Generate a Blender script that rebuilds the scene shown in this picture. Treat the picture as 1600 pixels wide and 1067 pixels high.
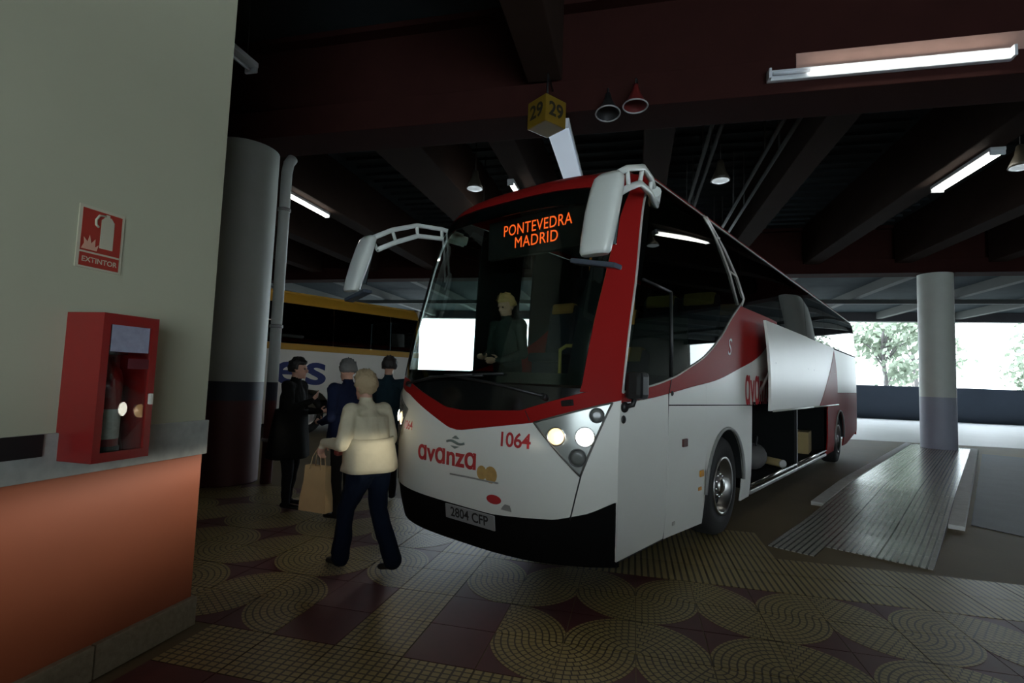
import bpy, bmesh, math, random
import numpy as np
from mathutils import Vector, Matrix, noise
random.seed(7)
PI = math.pi
sc = bpy.context.scene
for o in list(bpy.data.objects):
    bpy.data.objects.remove(o)
col = sc.collection

# ------------------------------------------------------------------ camera
F_PX, CAM_H = 800.0, 1.58
YAW = math.atan((992 - 800) / F_PX)
PITCH, ROLL = math.radians(4.118), math.radians(2.05)
fw = Vector((-math.sin(YAW) * math.cos(PITCH), math.cos(YAW) * math.cos(PITCH), math.sin(PITCH)))
rt = Vector((math.cos(YAW), math.sin(YAW), 0))
up = rt.cross(fw)
rt2 = rt * math.cos(ROLL) + up * math.sin(ROLL)
up2 = -rt * math.sin(ROLL) + up * math.cos(ROLL)
cam = bpy.data.cameras.new('camera')
cam.sensor_width = 36.0
cam.lens = F_PX / 1600 * 36.0
cam.clip_start = 0.05
cam.clip_end = 400
cam_o = bpy.data.objects.new('camera', cam)
col.objects.link(cam_o)
M4 = Matrix((rt2, up2, -fw)).transposed().to_4x4()
M4.translation = (0, 0, CAM_H)
cam_o.matrix_world = M4
sc.camera = cam_o

# ------------------------------------------------------------------ world (flat overcast sky)
w = bpy.data.worlds.new('overcast_sky')
sc.world = w
w.use_nodes = True
bg = w.node_tree.nodes['Background']
bg.inputs['Color'].default_value = (0.80, 0.92, 1.0, 1)
bg.inputs['Strength'].default_value = 3.0

sc.view_settings.view_transform = 'Standard'
sc.view_settings.look = 'None'
sc.view_settings.exposure = 1.6
sc.view_settings.gamma = 1.0
sc.view_settings.use_curve_mapping = False
TUBE_STRENGTH = 5.0

# ------------------------------------------------------------------ materials
MATS = {}
def mat(name, color, rough=0.6, metal=0.0, spec=0.5, var=0.0, vscale=6.0, bump=0.0, bscale=40.0, emit=None, estr=0.0, coat=0.0):
    if name in MATS:
        return MATS[name]
    m = bpy.data.materials.new(name)
    m.use_nodes = True
    nt = m.node_tree
    b = nt.nodes['Principled BSDF']
    b.inputs['Base Color'].default_value = (*color, 1)
    b.inputs['Roughness'].default_value = rough
    b.inputs['Metallic'].default_value = metal
    b.inputs['Specular IOR Level'].default_value = spec
    if coat:
        b.inputs['Coat Weight'].default_value = coat
        b.inputs['Coat Roughness'].default_value = 0.05
    tc = nt.nodes.new('ShaderNodeTexCoord')
    if var:
        n = nt.nodes.new('ShaderNodeTexNoise')
        n.inputs['Scale'].default_value = vscale
        n.inputs['Detail'].default_value = 4
        r = nt.nodes.new('ShaderNodeMix')
        r.data_type = 'RGBA'
        r.inputs[6].default_value = (*[c * (1 - var) for c in color], 1)
        r.inputs[7].default_value = (*[min(1, c * (1 + var)) for c in color], 1)
        nt.links.new(tc.outputs['Object'], n.inputs['Vector'])
        nt.links.new(n.outputs['Fac'], r.inputs[0])
        nt.links.new(r.outputs[2], b.inputs['Base Color'])
    if bump:
        n2 = nt.nodes.new('ShaderNodeTexNoise')
        n2.inputs['Scale'].default_value = bscale
        bp = nt.nodes.new('ShaderNodeBump')
        bp.inputs['Strength'].default_value = bump
        bp.inputs['Distance'].default_value = 0.01
        nt.links.new(tc.outputs['Object'], n2.inputs['Vector'])
        nt.links.new(n2.outputs['Fac'], bp.inputs['Height'])
        nt.links.new(bp.outputs['Normal'], b.inputs['Normal'])
    if emit:
        b.inputs['Emission Color'].default_value = (*emit, 1)
        b.inputs['Emission Strength'].default_value = estr
    MATS[name] = m
    return m

def glass(name, tint, ior=1.5, rough=0.0):
    m = bpy.data.materials.new(name)
    m.use_nodes = True
    nt = m.node_tree
    for n in list(nt.nodes):
        nt.nodes.remove(n)
    out = nt.nodes.new('ShaderNodeOutputMaterial')
    mix = nt.nodes.new('ShaderNodeMixShader')
    lw = nt.nodes.new('ShaderNodeLayerWeight')      # Schlick reflectance of a thin pane, the same from both sides
    lw.inputs['Blend'].default_value = 0.5
    pw_ = nt.nodes.new('ShaderNodeMath'); pw_.operation = 'POWER'; pw_.inputs[1].default_value = 5.0
    nt.links.new(lw.outputs['Facing'], pw_.inputs[0])
    fr = nt.nodes.new('ShaderNodeMath'); fr.operation = 'MULTIPLY_ADD'; fr.inputs[1].default_value = 0.9; fr.inputs[2].default_value = 0.035
    nt.links.new(pw_.outputs[0], fr.inputs[0])
    tr = nt.nodes.new('ShaderNodeBsdfTransparent')
    tr.inputs['Color'].default_value = (*tint, 1)
    gl = nt.nodes.new('ShaderNodeBsdfGlossy')
    gl.inputs['Roughness'].default_value = rough
    nt.links.new(fr.outputs[0], mix.inputs[0])
    nt.links.new(tr.outputs[0], mix.inputs[1])
    nt.links.new(gl.outputs[0], mix.inputs[2])
    nt.links.new(mix.outputs[0], out.inputs[0])
    MATS[name] = m
    return m

def banded_wall(name, bands, var=0.08):
    """painted column / wall: colour by height (object space z); bands = [(z, color), ...]"""
    m = bpy.data.materials.new(name)
    m.use_nodes = True
    nt = m.node_tree
    b = nt.nodes['Principled BSDF']
    b.inputs['Roughness'].default_value = 0.55
    tc = nt.nodes.new('ShaderNodeTexCoord')
    sx = nt.nodes.new('ShaderNodeSeparateXYZ')
    nt.links.new(tc.outputs['Object'], sx.inputs[0])
    dv = nt.nodes.new('ShaderNodeMath'); dv.operation = 'DIVIDE'; dv.inputs[1].default_value = 6.0
    nt.links.new(sx.outputs[2], dv.inputs[0])
    cr = nt.nodes.new('ShaderNodeValToRGB')
    cr.color_ramp.interpolation = 'CONSTANT'
    e = cr.color_ramp.elements
    e[0].position = 0; e[0].color = (*bands[0][1], 1)
    e[1].position = bands[1][0] / 6.0; e[1].color = (*bands[1][1], 1)
    for z, c in bands[2:]:
        k = e.new(z / 6.0); k.color = (*c, 1)
    nt.links.new(dv.outputs[0], cr.inputs[0])
    n = nt.nodes.new('ShaderNodeTexNoise'); n.inputs['Scale'].default_value = 3.0; n.inputs['Detail'].default_value = 5
    nt.links.new(tc.outputs['Object'], n.inputs['Vector'])
    mr = nt.nodes.new('ShaderNodeMapRange'); mr.inputs[3].default_value = 1 - var; mr.inputs[4].default_value = 1 + var
    nt.links.new(n.outputs['Fac'], mr.inputs[0])
    mx = nt.nodes.new('ShaderNodeMix'); mx.data_type = 'RGBA'; mx.blend_type = 'MULTIPLY'; mx.inputs[0].default_value = 1
    nt.links.new(cr.outputs[0], mx.inputs[6]); nt.links.new(mr.outputs[0], mx.inputs[7])
    nt.links.new(mx.outputs[2], b.inputs['Base Color'])
    MATS[name] = m
    return m

def slab_mat(name, kind, cream, red, joint):
    """kind 'arc': rows of small setts in quarter rings about the slab corner (0,0); 'rib': straight ribs along y; 'grid': small squares"""
    m = bpy.data.materials.new(name)
    m.use_nodes = True
    nt = m.node_tree
    L = nt.links
    b = nt.nodes['Principled BSDF']
    b.inputs['Roughness'].default_value = 0.42
    b.inputs['Specular IOR Level'].default_value = 0.45
    tc = nt.nodes.new('ShaderNodeTexCoord')
    sx = nt.nodes.new('ShaderNodeSeparateXYZ')
    L.new(tc.outputs['Object'], sx.inputs[0])
    def math_(op, a, bb=None, c=None):
        n = nt.nodes.new('ShaderNodeMath'); n.operation = op
        for i, v in enumerate((a, bb, c)):
            if v is None: continue
            if isinstance(v, (int, float)): n.inputs[i].default_value = v
            else: L.new(v, n.inputs[i])
        return n.outputs[0]
    X, Y = sx.outputs[0], sx.outputs[1]
    def groove(val, pitch, width):      # 1 on the stone, 0 in the joint
        f = math_('FRACT', math_('DIVIDE', val, pitch))
        a = math_('ABSOLUTE', math_('SUBTRACT', f, 0.5))
        return math_('LESS_THAN', a, 0.5 - width)
    if kind == 'arc':
        r = math_('SQRT', math_('ADD', math_('MULTIPLY', X, X), math_('MULTIPLY', Y, Y)))
        g1 = groove(r, 0.042, 0.12)
        ang = math_('ARCTAN2', Y, X)
        ring = math_('FLOOR', math_('DIVIDE', r, 0.042))
        seg = math_('MULTIPLY', ang, math_('MAXIMUM', ring, 1.0))
        g2 = groove(seg, 0.95, 0.09)
        h = math_('MULTIPLY', g1, g2)
        inside = math_('LESS_THAN', r, 0.424)
    elif kind == 'rib':
        h = groove(X, 0.0531, 0.17)
        inside = None
    else:
        h = math_('MULTIPLY', groove(X, 0.0531, 0.12), groove(Y, 0.0425, 0.12))
        inside = None
    ns = nt.nodes.new('ShaderNodeTexNoise'); ns.inputs['Scale'].default_value = 7; ns.inputs['Detail'].default_value = 6
    geo = nt.nodes.new('ShaderNodeNewGeometry')
    L.new(geo.outputs['Position'], ns.inputs['Vector'])
    cm = nt.nodes.new('ShaderNodeMix'); cm.data_type = 'RGBA'
    L.new(ns.outputs['Fac'], cm.inputs[0])
    cm.inputs[6].default_value = (*[c * 0.7 for c in cream], 1); cm.inputs[7].default_value = (*[c * 1.2 for c in cream], 1)
    jm = nt.nodes.new('ShaderNodeMix'); jm.data_type = 'RGBA'
    L.new(h, jm.inputs[0]); jm.inputs[6].default_value = (*joint, 1); L.new(cm.outputs[2], jm.inputs[7])
    outc = jm.outputs[2]
    hh = h
    L.new(outc, b.inputs['Base Color'])
    bp = nt.nodes.new('ShaderNodeBump'); bp.inputs['Strength'].default_value = 0.6; bp.inputs['Distance'].default_value = 0.004
    L.new(hh, bp.inputs['Height']); L.new(bp.outputs['Normal'], b.inputs['Normal'])
    MATS[name] = m
    return m

WHITE = mat('bus_white_paint', (0.74, 0.75, 0.70), 0.35, spec=0.3, var=0.03, vscale=2)
RED = mat('bus_red_paint', (0.27, 0.012, 0.011), 0.4, spec=0.15)
BLACK = mat('black_plastic', (0.012, 0.013, 0.014), 0.45)
GLOSSBLK = mat('black_gloss_panel', (0.006, 0.007, 0.007), 0.15)
RUBBER = mat('tyre_rubber', (0.016, 0.016, 0.016), 0.8, bump=0.3)
CHROME = mat('polished_aluminium', (0.75, 0.75, 0.74), 0.22, metal=1.0)
STEEL = mat('brushed_steel', (0.55, 0.55, 0.55), 0.35, metal=1.0)
GREYTRIM = mat('silver_trim', (0.55, 0.54, 0.5), 0.35, metal=0.3)
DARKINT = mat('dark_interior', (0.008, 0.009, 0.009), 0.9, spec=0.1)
WS_GLASS = glass('windscreen_glass', (0.80, 0.88, 0.84))
CLEAR = glass('clear_pane', (0.86, 0.9, 0.88))
DRVGLASS = glass('driver_window_glass', (0.42, 0.5, 0.47))
TINT = glass('tinted_glass', (0.06, 0.07, 0.07))
LENS = glass('lamp_lens', (0.92, 0.95, 0.93))
REDTXT = mat('red_vinyl', (0.45, 0.03, 0.035), 0.5)
WHITETXT = mat('white_vinyl', (0.85, 0.8, 0.8), 0.5)
LEDOFF = mat('display_board_black', (0.01, 0.008, 0.008), 0.6)
LED = mat('orange_led', (0.8, 0.1, 0.02), 0.5, emit=(1.0, 0.11, 0.015), estr=0.5)
HEAD_W = mat('headlamp_lit_white', (1, 1, 1), 0.3, emit=(1.0, 0.93, 0.8), estr=5)
HEAD_Y = mat('headlamp_lit_warm', (1, 0.9, 0.6), 0.3, emit=(1.0, 0.66, 0.28), estr=0.75)
REFLECT = mat('lamp_reflector', (0.5, 0.5, 0.5), 0.2, metal=1.0)
AMBER = mat('amber_marker', (0.7, 0.3, 0.03), 0.4)
YELLOW = mat('yellow_rail', (0.55, 0.42, 0.1), 0.4)
CURTAIN = mat('brown_orange_curtain', (0.55, 0.25, 0.06), 0.9, var=0.2, vscale=20)
SEATC = mat('seat_fabric', (0.03, 0.04, 0.06), 0.9)
ORANGEC = mat('orange_headrest_cloth', (0.6, 0.33, 0.1), 0.9)

RED.node_tree.nodes['Principled BSDF'].inputs['IOR'].default_value = 1.2
# ------------------------------------------------------------------ mesh helpers
class MB:
    def __init__(self):
        self.v, self.f, self.s, self.mi = [], [], [], []
    def face(self, idx, smooth=False, mi=0):
        self.f.append(tuple(idx)); self.s.append(smooth); self.mi.append(mi)
    def box(self, c, d, rot=None, mi=0, bev=0.0):
        hx, hy, hz = d[0] / 2, d[1] / 2, d[2] / 2
        if bev > 0:
            b = min(bev, hx * .9, hy * .9, hz * .9)
            bm = bmesh.new()
            bmesh.ops.create_cube(bm, size=1)
            bmesh.ops.scale(bm, vec=(2 * hx, 2 * hy, 2 * hz), verts=bm.verts)
            bmesh.ops.bevel(bm, geom=bm.edges[:], offset=b, segments=2, affect='EDGES', profile=0.6)
            vs = [v.co.copy() for v in bm.verts]
            fs = [[v.index for v in f.verts] for f in bm.faces]
            bm.free()
        else:
            vs = [Vector((x, y, z)) for x in (-hx, hx) for y in (-hy, hy) for z in (-hz, hz)]
            fs = [(0, 1, 3, 2), (4, 6, 7, 5), (0, 4, 5, 1), (2, 3, 7, 6), (0, 2, 6, 4), (1, 5, 7, 3)]
        n = len(self.v)
        for v in vs:
            if rot is not None: v = rot @ v
            self.v.append(Vector(c) + v)
        for f in fs: self.face([n + i for i in f], mi=mi)
        return self
    def tube(self, pts, r, seg=10, smooth=True, mi=0, cap=True, sq=1.0):
        pts = [Vector(p) for p in pts]
        rs = r if isinstance(r, (list, tuple)) else [r] * len(pts)
        n0 = len(self.v)
        prev = None
        for i, p in enumerate(pts):
            if i == 0: d = pts[1] - pts[0]
            elif i == len(pts) - 1: d = pts[-1] - pts[-2]
            else: d = (pts[i + 1] - pts[i]).normalized() + (pts[i] - pts[i - 1]).normalized()
            d.normalize()
            if prev is None:
                a = Vector((0, 0, 1)) if abs(d.z) < 0.9 else Vector((1, 0, 0))
                x = a.cross(d).normalized()
            else:
                x = (prev - d * prev.dot(d)).normalized()
            prev = x
            y = d.cross(x)
            for k in range(seg):
                an = 2 * PI * k / seg
                self.v.append(p + x * math.cos(an) * rs[i] + y * math.sin(an) * rs[i] * sq)
        for i in range(len(pts) - 1):
            for k in range(seg):
                a = n0 + i * seg + k; b = n0 + i * seg + (k + 1) % seg
                self.face((a, b, b + seg, a + seg), smooth, mi)
        if cap:
            self.face([n0 + k for k in reversed(range(seg))], mi=mi)
            self.face([n0 + (len(pts) - 1) * seg + k for k in range(seg)], mi=mi)
        return self
    def lathe(self, prof, seg=24, o=(0, 0, 0), axis='z', mi=0, smooth=True, cap=True):
        n0 = len(self.v)
        o = Vector(o)
        for (r, h) in prof:
            for k in range(seg):
                a = 2 * PI * k / seg
                c, s = r * math.cos(a), r * math.sin(a)
                p = {'z': (c, s, h), 'x': (h, c, s), 'y': (s, h, c)}[axis]
                self.v.append(o + Vector(p))
        for i in range(len(prof) - 1):
            for k in range(seg):
                a = n0 + i * seg + k; b = n0 + i * seg + (k + 1) % seg
                self.face((a, b, b + seg, a + seg), smooth, mi)
        if cap and prof[0][0] > 1e-5: self.face([n0 + k for k in reversed(range(seg))], mi=mi)
        if cap and prof[-1][0] > 1e-5: self.face([n0 + (len(prof) - 1) * seg + k for k in range(seg)], mi=mi)
        return self
    def ell(self, c, r, seg=16, rings=10, rot=None, mi=0):
        n0 = len(self.v)
        c = Vector(c)
        for i in range(rings + 1):
            th = PI * i / rings
            for k in range(seg):
                a = 2 * PI * k / seg
                p = Vector((r[0] * math.sin(th) * math.cos(a), r[1] * math.sin(th) * math.sin(a), r[2] * math.cos(th)))
                if rot is not None: p = rot @ p
                self.v.append(c + p)
        for i in range(rings):
            for k in range(seg):
                a = n0 + i * seg + k; b = n0 + i * seg + (k + 1) % seg
                self.face((a, a + seg, b + seg, b), True, mi)
        return self
    def prism(self, poly, h0, h1, axis='z', mi=0):
        """poly in a plane, extruded along axis"""
        n0 = len(self.v)
        k = len(poly)
        for h in (h0, h1):
            for (a, b) in poly:
                self.v.append(Vector({'z': (a, b, h), 'y': (a, h, b), 'x': (h, a, b)}[axis]))
        self.face([n0 + i for i in reversed(range(k))], mi=mi)
        self.face([n0 + k + i for i in range(k)], mi=mi)
        for i in range(k):
            j = (i + 1) % k
            self.face((n0 + i, n0 + j, n0 + k + j, n0 + k + i), mi=mi)
        return self
    def mesh(self, name, mats, fix=True):
        me = bpy.data.meshes.new(name)
        me.from_pydata([tuple(v) for v in self.v], [], self.f)
        for m in (mats if isinstance(mats, (list, tuple)) else [mats]):
            me.materials.append(m)
        me.polygons.foreach_set('use_smooth', self.s)
        me.polygons.foreach_set('material_index', self.mi)
        if fix:
            bm = bmesh.new(); bm.from_mesh(me)
            bmesh.ops.recalc_face_normals(bm, faces=bm.faces)
            bm.to_mesh(me); bm.free()
        me.update()
        return me
    def build(self, name, mats, parent=None, fix=True):
        o = bpy.data.objects.new(name, self.mesh(name, mats, fix))
        col.objects.link(o)
        if parent is not None: o.parent = parent
        return o

def empty(name, loc=(0, 0, 0), rz=0.0):
    o = bpy.data.objects.new(name, None)
    o.empty_display_size = 0.2
    col.objects.link(o)
    o.location = loc
    o.rotation_euler = (0, 0, rz)
    return o
def tag(o, label, cat, group=None):
    o['label'] = label; o['category'] = cat
    if group: o['group'] = group
    return o
def struct(o, label=None):
    o['kind'] = 'structure'
    if label: o['label'] = label
    return o
def copy_tree(o, parent=None):
    c = o.copy(); col.objects.link(c); c.parent = parent
    for ch in o.children: copy_tree(ch, c)
    return c
def text_mesh(body, size, spacing=1.0, offset=0.0, shear=0.0, xs=1.0, align='CENTER'):
    cu = bpy.data.curves.new('lettering', 'FONT')
    cu.body = body; cu.size = size; cu.space_character = spacing
    cu.offset = offset; cu.shear = shear; cu.align_x = align; cu.align_y = 'CENTER'
    cu.resolution_u = 4
    o = bpy.data.objects.new('lettering', cu)
    col.objects.link(o)
    bpy.context.view_layer.update()
    me = bpy.data.meshes.new_from_object(o.evaluated_get(bpy.context.evaluated_depsgraph_get()))
    bpy.data.objects.remove(o); bpy.data.curves.remove(cu)
    for v in me.vertices: v.co.x *= xs
    return me
def text_obj(name, me, fn, m, parent, thick=(0, 0, 0)):
    for v in me.vertices:
        v.co = Vector(fn(v.co.x, v.co.y))
    me.materials.clear(); me.materials.append(m)
    o = bpy.data.objects.new(name, me); col.objects.link(o); o.parent = parent
    return o
def lerp_tab(tab):
    def f(x):
        if x <= tab[0][0]: return tab[0][1]
        for (a, va), (b, vb) in zip(tab, tab[1:]):
            if x <= b: return va + (vb - va) * (x - a) / (b - a)
        return tab[-1][1]
    return f
def spline_tab(tab):
    """smooth (Catmull-Rom) interpolation"""
    xs = [a for a, _ in tab]; ys = [b for _, b in tab]
    def f(x):
        if x <= xs[0]: return ys[0]
        if x >= xs[-1]: return ys[-1]
        i = max(k for k in range(len(xs) - 1) if xs[k] <= x)
        def sl(k):
            if k == 0: return (ys[1] - ys[0]) / (xs[1] - xs[0])
            if k == len(xs) - 1: return (ys[-1] - ys[-2]) / (xs[-1] - xs[-2])
            return (ys[k + 1] - ys[k - 1]) / (xs[k + 1] - xs[k - 1])
        h = xs[i + 1] - xs[i]; t = (x - xs[i]) / h
        return (ys[i] * (2 * t**3 - 3 * t**2 + 1) + sl(i) * h * (t**3 - 2 * t**2 + t)
                + ys[i + 1] * (-2 * t**3 + 3 * t**2) + sl(i + 1) * h * (t**3 - t**2))
    return f

# ================================================================== the hall
CREAM, REDT, JOINT = (0.32, 0.25, 0.10), (0.085, 0.018, 0.02), (0.055, 0.04, 0.018)
M_ARC = slab_mat('paving_arc_setts', 'arc', CREAM, REDT, JOINT)
M_RIB = slab_mat('paving_ribs', 'rib', CREAM, REDT, JOINT)
M_GRID = slab_mat('paving_small_squares', 'grid', CREAM, REDT, JOINT)
M_RED = mat('paving_red', REDT, 0.45, var=0.25, vscale=8)
M_PLAT = slab_mat('platform_ribs', 'rib', (0.36, 0.35, 0.31), REDT, (0.06, 0.055, 0.045))
M_PLAT.node_tree.nodes['Principled BSDF'].inputs['Roughness'].default_value = 0.24
M_FLOOR = mat('worn_concrete_floor', (0.15, 0.115, 0.062), 0.65, spec=0.3, var=0.25, vscale=1.2, bump=0.15, bscale=30)
M_ASPH = mat('bay_asphalt', (0.075, 0.078, 0.085), 0.6, spec=0.3, var=0.3, vscale=2.5, bump=0.4, bscale=60)
M_LANE = mat('pale_lane_concrete', (0.58, 0.60, 0.61), 0.5, var=0.1, vscale=1.0)

HX0, HX1, HY0, HY1, HZ = -20.0, 34.0, -9.0, 35.2, 6.25
floor = struct(MB().box(((HX0 + HX1) / 2, (HY0 + HY1) / 2, -0.106), (HX1 - HX0, HY1 - HY0, 0.2)).build('floor', M_FLOOR), 'brown worn floor of the bus hall')
lane = struct(MB().prism([(-19.9, 19.0), (33.9, 19.0), (33.9, 35.1), (-19.9, 35.1)], -0.02, -0.001).build('floor_lane', M_LANE), 'pale concrete driving lane at the back')
SL = 0.425
GX, GY = 0.04, 3.21
def slab_mesh(kind):
    mb = MB()
    g = 0.003
    a, b, z0, z1 = g, SL - g, -0.03, 0.0
    if kind == 'arc':
        R = 0.442
        n = 12
        th0 = math.acos(b / R)
        ar = [(R * math.cos(th0 + (PI / 2 - 2 * th0) * k / n), R * math.sin(th0 + (PI / 2 - 2 * th0) * k / n)) for k in range(n + 1)]
        mb.prism([(a, a), (b, a)] + ar + [(a, b)], z0, z1, mi=0)
        mb.prism([ar[k] for k in range(n, -1, -1)] + [(b, b)], z0, z1 - 0.0015, mi=1)
        return mb.mesh('slab_arc', [M_ARC, M_RED], fix=False)
    mb.prism([(a, a), (b, a), (b, b), (a, b)], z0, z1)
    return mb.mesh('slab_' + kind, {'rib': M_RIB, 'grid': M_GRID, 'red': M_RED}[kind], fix=False)
SM = {k: slab_mesh(k) for k in ('arc', 'rib', 'grid', 'red')}
def put_slab(kind, i, j):
    o = bpy.data.objects.new('slab', SM[kind])
    col.objects.link(o); o.parent = floor
    x0, y0 = GX + i * SL, GY + j * SL
    ang = 0; px, py = x0, y0
    if kind == 'arc':
        # the red corner sits on a point of the star lattice; the rings are about the opposite corner
        red = None
        for (cx, cy) in ((0, 0), (1, 0), (0, 1), (1, 1)):
            I, J = i + cx, j + cy
            if (J % 4 == 1 and I % 2 == 1) or (J % 4 == 3 and I % 2 == 0):
                red = (cx, cy)
        cx, cy = (1 - red[0], 1 - red[1])
        px, py = x0 + cx * SL, y0 + cy * SL
        ang = {(0, 0): 0, (1, 0): PI / 2, (1, 1): PI, (0, 1): -PI / 2}[(cx, cy)]
    o.location = (px, py, random.uniform(-0.0012, 0.0))
    o.rotation_euler = (0, 0, ang)
for j in range(-4, 7):
    for i in range(-13, 11):
        x0, y0 = GX + i * SL, GY + j * SL
        if x0 < -2.6 and y0 < 2.76: continue
        if x0 > 0.9 and j > 4: continue
        if j >= 3:
            kind = 'rib' if i >= -1 or i == -4 else ('arc' if i < -4 else 'grid')
        elif i == -4: kind = 'grid'
        elif j == -2: kind = 'grid'
        elif j < -2: kind = 'red' if j == -3 else 'grid'
        elif i == -3: kind = 'red' if j in (-1, 0) else 'arc'
        elif i == -5 and j in (-1, 0): kind = 'red'
        else: kind = 'arc'
        put_slab(kind, i, j)

for j in range(5, 9):
    for i in range(7, 12):
        x0, y0 = GX + i * SL, GY + j * SL
        t_ = (x0 + 1.40) * math.cos(math.radians(26.9)) - (y0 + SL - 4.0) * math.sin(math.radians(26.9))
        if t_ > 3.62: put_slab('rib', i, j)
# the bus stands on its own axes
BX, BY, BA = -1.40, 4.0, math.radians(26.9)
bdir = Vector((math.sin(BA), math.cos(BA), 0)); ldir = Vector((math.cos(BA), -math.sin(BA), 0))
def bw(s, t, z=0.0):
    return Vector((BX, BY, 0)) + bdir * s + ldir * t + Vector((0, 0, z))

# bay surfaces either side of the finger platform
bay = struct(MB().prism([tuple(bw(s, t)[:2]) for s, t in ((5.6, 3.25), (16.0, 3.75), (16.0, 10.5), (2.6, 9.5))], -0.02, 0.0005).build('floor_bay', M_ASPH), 'dark asphalt of the empty bay right of the platform')

PROT = 0.045
_c = Vector((2.71, 15.5, 0)); _c.rotate(Matrix.Rotation(-BA - PROT, 3, 'Z'))
_p = bw(15.5, 2.86) - _c
plat = empty('platform', (_p.x, _p.y, 0), -BA - PROT)
def pw(x, y):
    v = Vector((x, y, 0)); v.rotate(Matrix.Rotation(-BA - PROT, 3, 'Z')); return _p + v
struct(plat, 'raised ribbed finger platform running back to the round column')
def ph(s): return 0.004 + 0.10 * max(0.0, min(1.0, (s - 4.2) / 3.0))
PT0, PT1, PS0, PS1 = 2.07, 3.345, 1.9, 16.2
core = MB()
n0 = 0
prof = [(4.0, ph(4.0) - 0.012), (4.2, ph(4.2) - 0.012), (7.2, ph(7.2) - 0.012), (PS1, ph(PS1) - 0.012), (PS1, -0.03), (4.0, -0.03)]
core.prism(prof, PT0, PT1, axis='x')
core.build('platform_bed', mat('platform_mortar', (0.09, 0.085, 0.07), 0.8), plat)
me_p = MB().prism([(0.003, 0.003), (SL - .003, 0.003), (SL - .003, SL - .003), (0.003, SL - .003)], -0.02, 0.0).mesh('slab_platform', M_PLAT)
ns = int((PS1 - PS0) / SL)
for a in range(3):
    for b_ in range(ns):
        s = PS0 + b_ * SL
        if min(pw(PT0 + a * SL, s).y, pw(PT0 + a * SL + SL, s).y) < 5.37: continue
        o = bpy.data.objects.new('slab', me_p); col.objects.link(o); o.parent = plat
        z0, z1 = ph(s), ph(s + SL)
        o.location = (PT0 + a * SL, s, z0 + random.uniform(-0.002, 0.001))
        o.rotation_euler = (math.atan2(z1 - z0, SL), 0, 0)
M_KERB = mat('pale_kerb_stone', (0.55, 0.55, 0.53), 0.7, var=0.25, vscale=9, bump=0.4)
for side_t in (PT0 - 0.16, PT1 + 0.005):
    for k in range(12):
        s0 = 5.2 + k * 0.92
        if s0 + .9 > PS1 + .3: break
        e0, e1 = s0 + .004, s0 + .914
        kb = MB().prism([(e0, -.01), (e1, -.01), (e1, ph(e1) + .006), (e0, ph(e0) + .006)], side_t, side_t + .15, axis='x')
        kb.build('kerb_stone', M_KERB, plat)
for k in range(3):
    MB().box((PT0 + (k + .5) * SL, PS1 + 0.0, ph(PS1) / 2 - .01), (SL - .008, 0.14, ph(PS1) + 0.02), bev=0.012).build('kerb_stone', M_KERB, plat)

# --- wall with the fire cabinet
WX, WY = -2.63, 2.73
M_PLASTER = mat('cream_plaster_wall', (0.44, 0.45, 0.33), 0.75, var=0.07, vscale=1.3, bump=0.05)
wall = struct(MB().box((WX - 0.3, (WY + HY0) / 2, (1.25 + HZ) / 2), (0.6, WY - HY0, HZ - 1.25)).build('wall_left', M_PLASTER), 'cream plaster wall with a stone band')
MB().box((WX - 0.3, (WY + HY0) / 2, 0.61), (0.595, WY - HY0 - 0.005, 0.9)).build('painted_dado', mat('terracotta_paint', (0.42, 0.115, 0.05), 0.5, var=0.12, vscale=2.0), wall)
M_BAND = mat('grey_veined_stone', (0.36, 0.38, 0.35), 0.5, var=0.35, vscale=14)
for k in range(8):   # stone band cut in lengths
    y1 = WY + 0.012 - k * 1.2; y0 = max(HY0, y1 - 1.197)
    MB().box((WX - 0.29, (y0 + y1) / 2, 1.145), (0.62, y1 - y0, 0.21), bev=0.004).build('stone_band', M_BAND, wall)
MB().box((WX + 0.022, (1.80 + HY0) / 2, 1.20), (0.012, 1.80 - HY0, 0.10)).build('black_strip', mat('black_strip', (0.01, 0.01, 0.011), 0.5), wall)
M_PLINTH = mat('speckled_plinth_stone', (0.30, 0.27, 0.20), 0.6, var=0.35, vscale=30, bump=0.3)
for k in range(14):
    y1 = WY + 0.015 - k * 0.62; y0 = y1 - 0.614
    MB().box((WX - 0.285, (y0 + y1) / 2, 0.085), (0.63, y1 - y0, 0.17), bev=0.006).build('plinth_stone', M_PLINTH, wall)
MB().tube([(WX - .28, WY + .02, 0.17), (WX - .28, WY + .02, 6.2)], 0.012).build('corner_bead', mat('corner_bead', (0.5, 0.5, 0.46), 0.5), wall)

# --- ceiling, girders, beams
M_CEIL = mat('dark_blue_grey_deck', (0.034, 0.043, 0.048), 0.85, spec=0.1, var=0.3, vscale=1.5)
M_GIRD = mat('dark_red_painted_steel', (0.032, 0.010, 0.0085), 0.85, spec=0.1, var=0.2, vscale=3)
M_BEAM = mat('brown_painted_beam', (0.038, 0.023, 0.018), 0.85, spec=0.1, var=0.2, vscale=3)
ceil = struct(MB().box(((HX0 + HX1) / 2, (HY0 + HY1) / 2, HZ + 0.1), (HX1 - HX0, HY1 - HY0, 0.2)).build('ceiling', M_CEIL), 'dark ceiling deck of the hall')
dk = MB().box((0, 0, 0), (2.0, 0.05, 0.06)).mesh('deck_rib', M_CEIL)
for bx in (-5.2, -3.0, -0.8, 1.4, 3.6, 5.8):        # ribs of the deck between the beams
    for k in range(22):
        o = bpy.data.objects.new('deck_rib', dk); col.objects.link(o); o.parent = ceil
        o.location = (bx, 6.8 + k * 0.42, HZ - 0.03)
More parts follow.
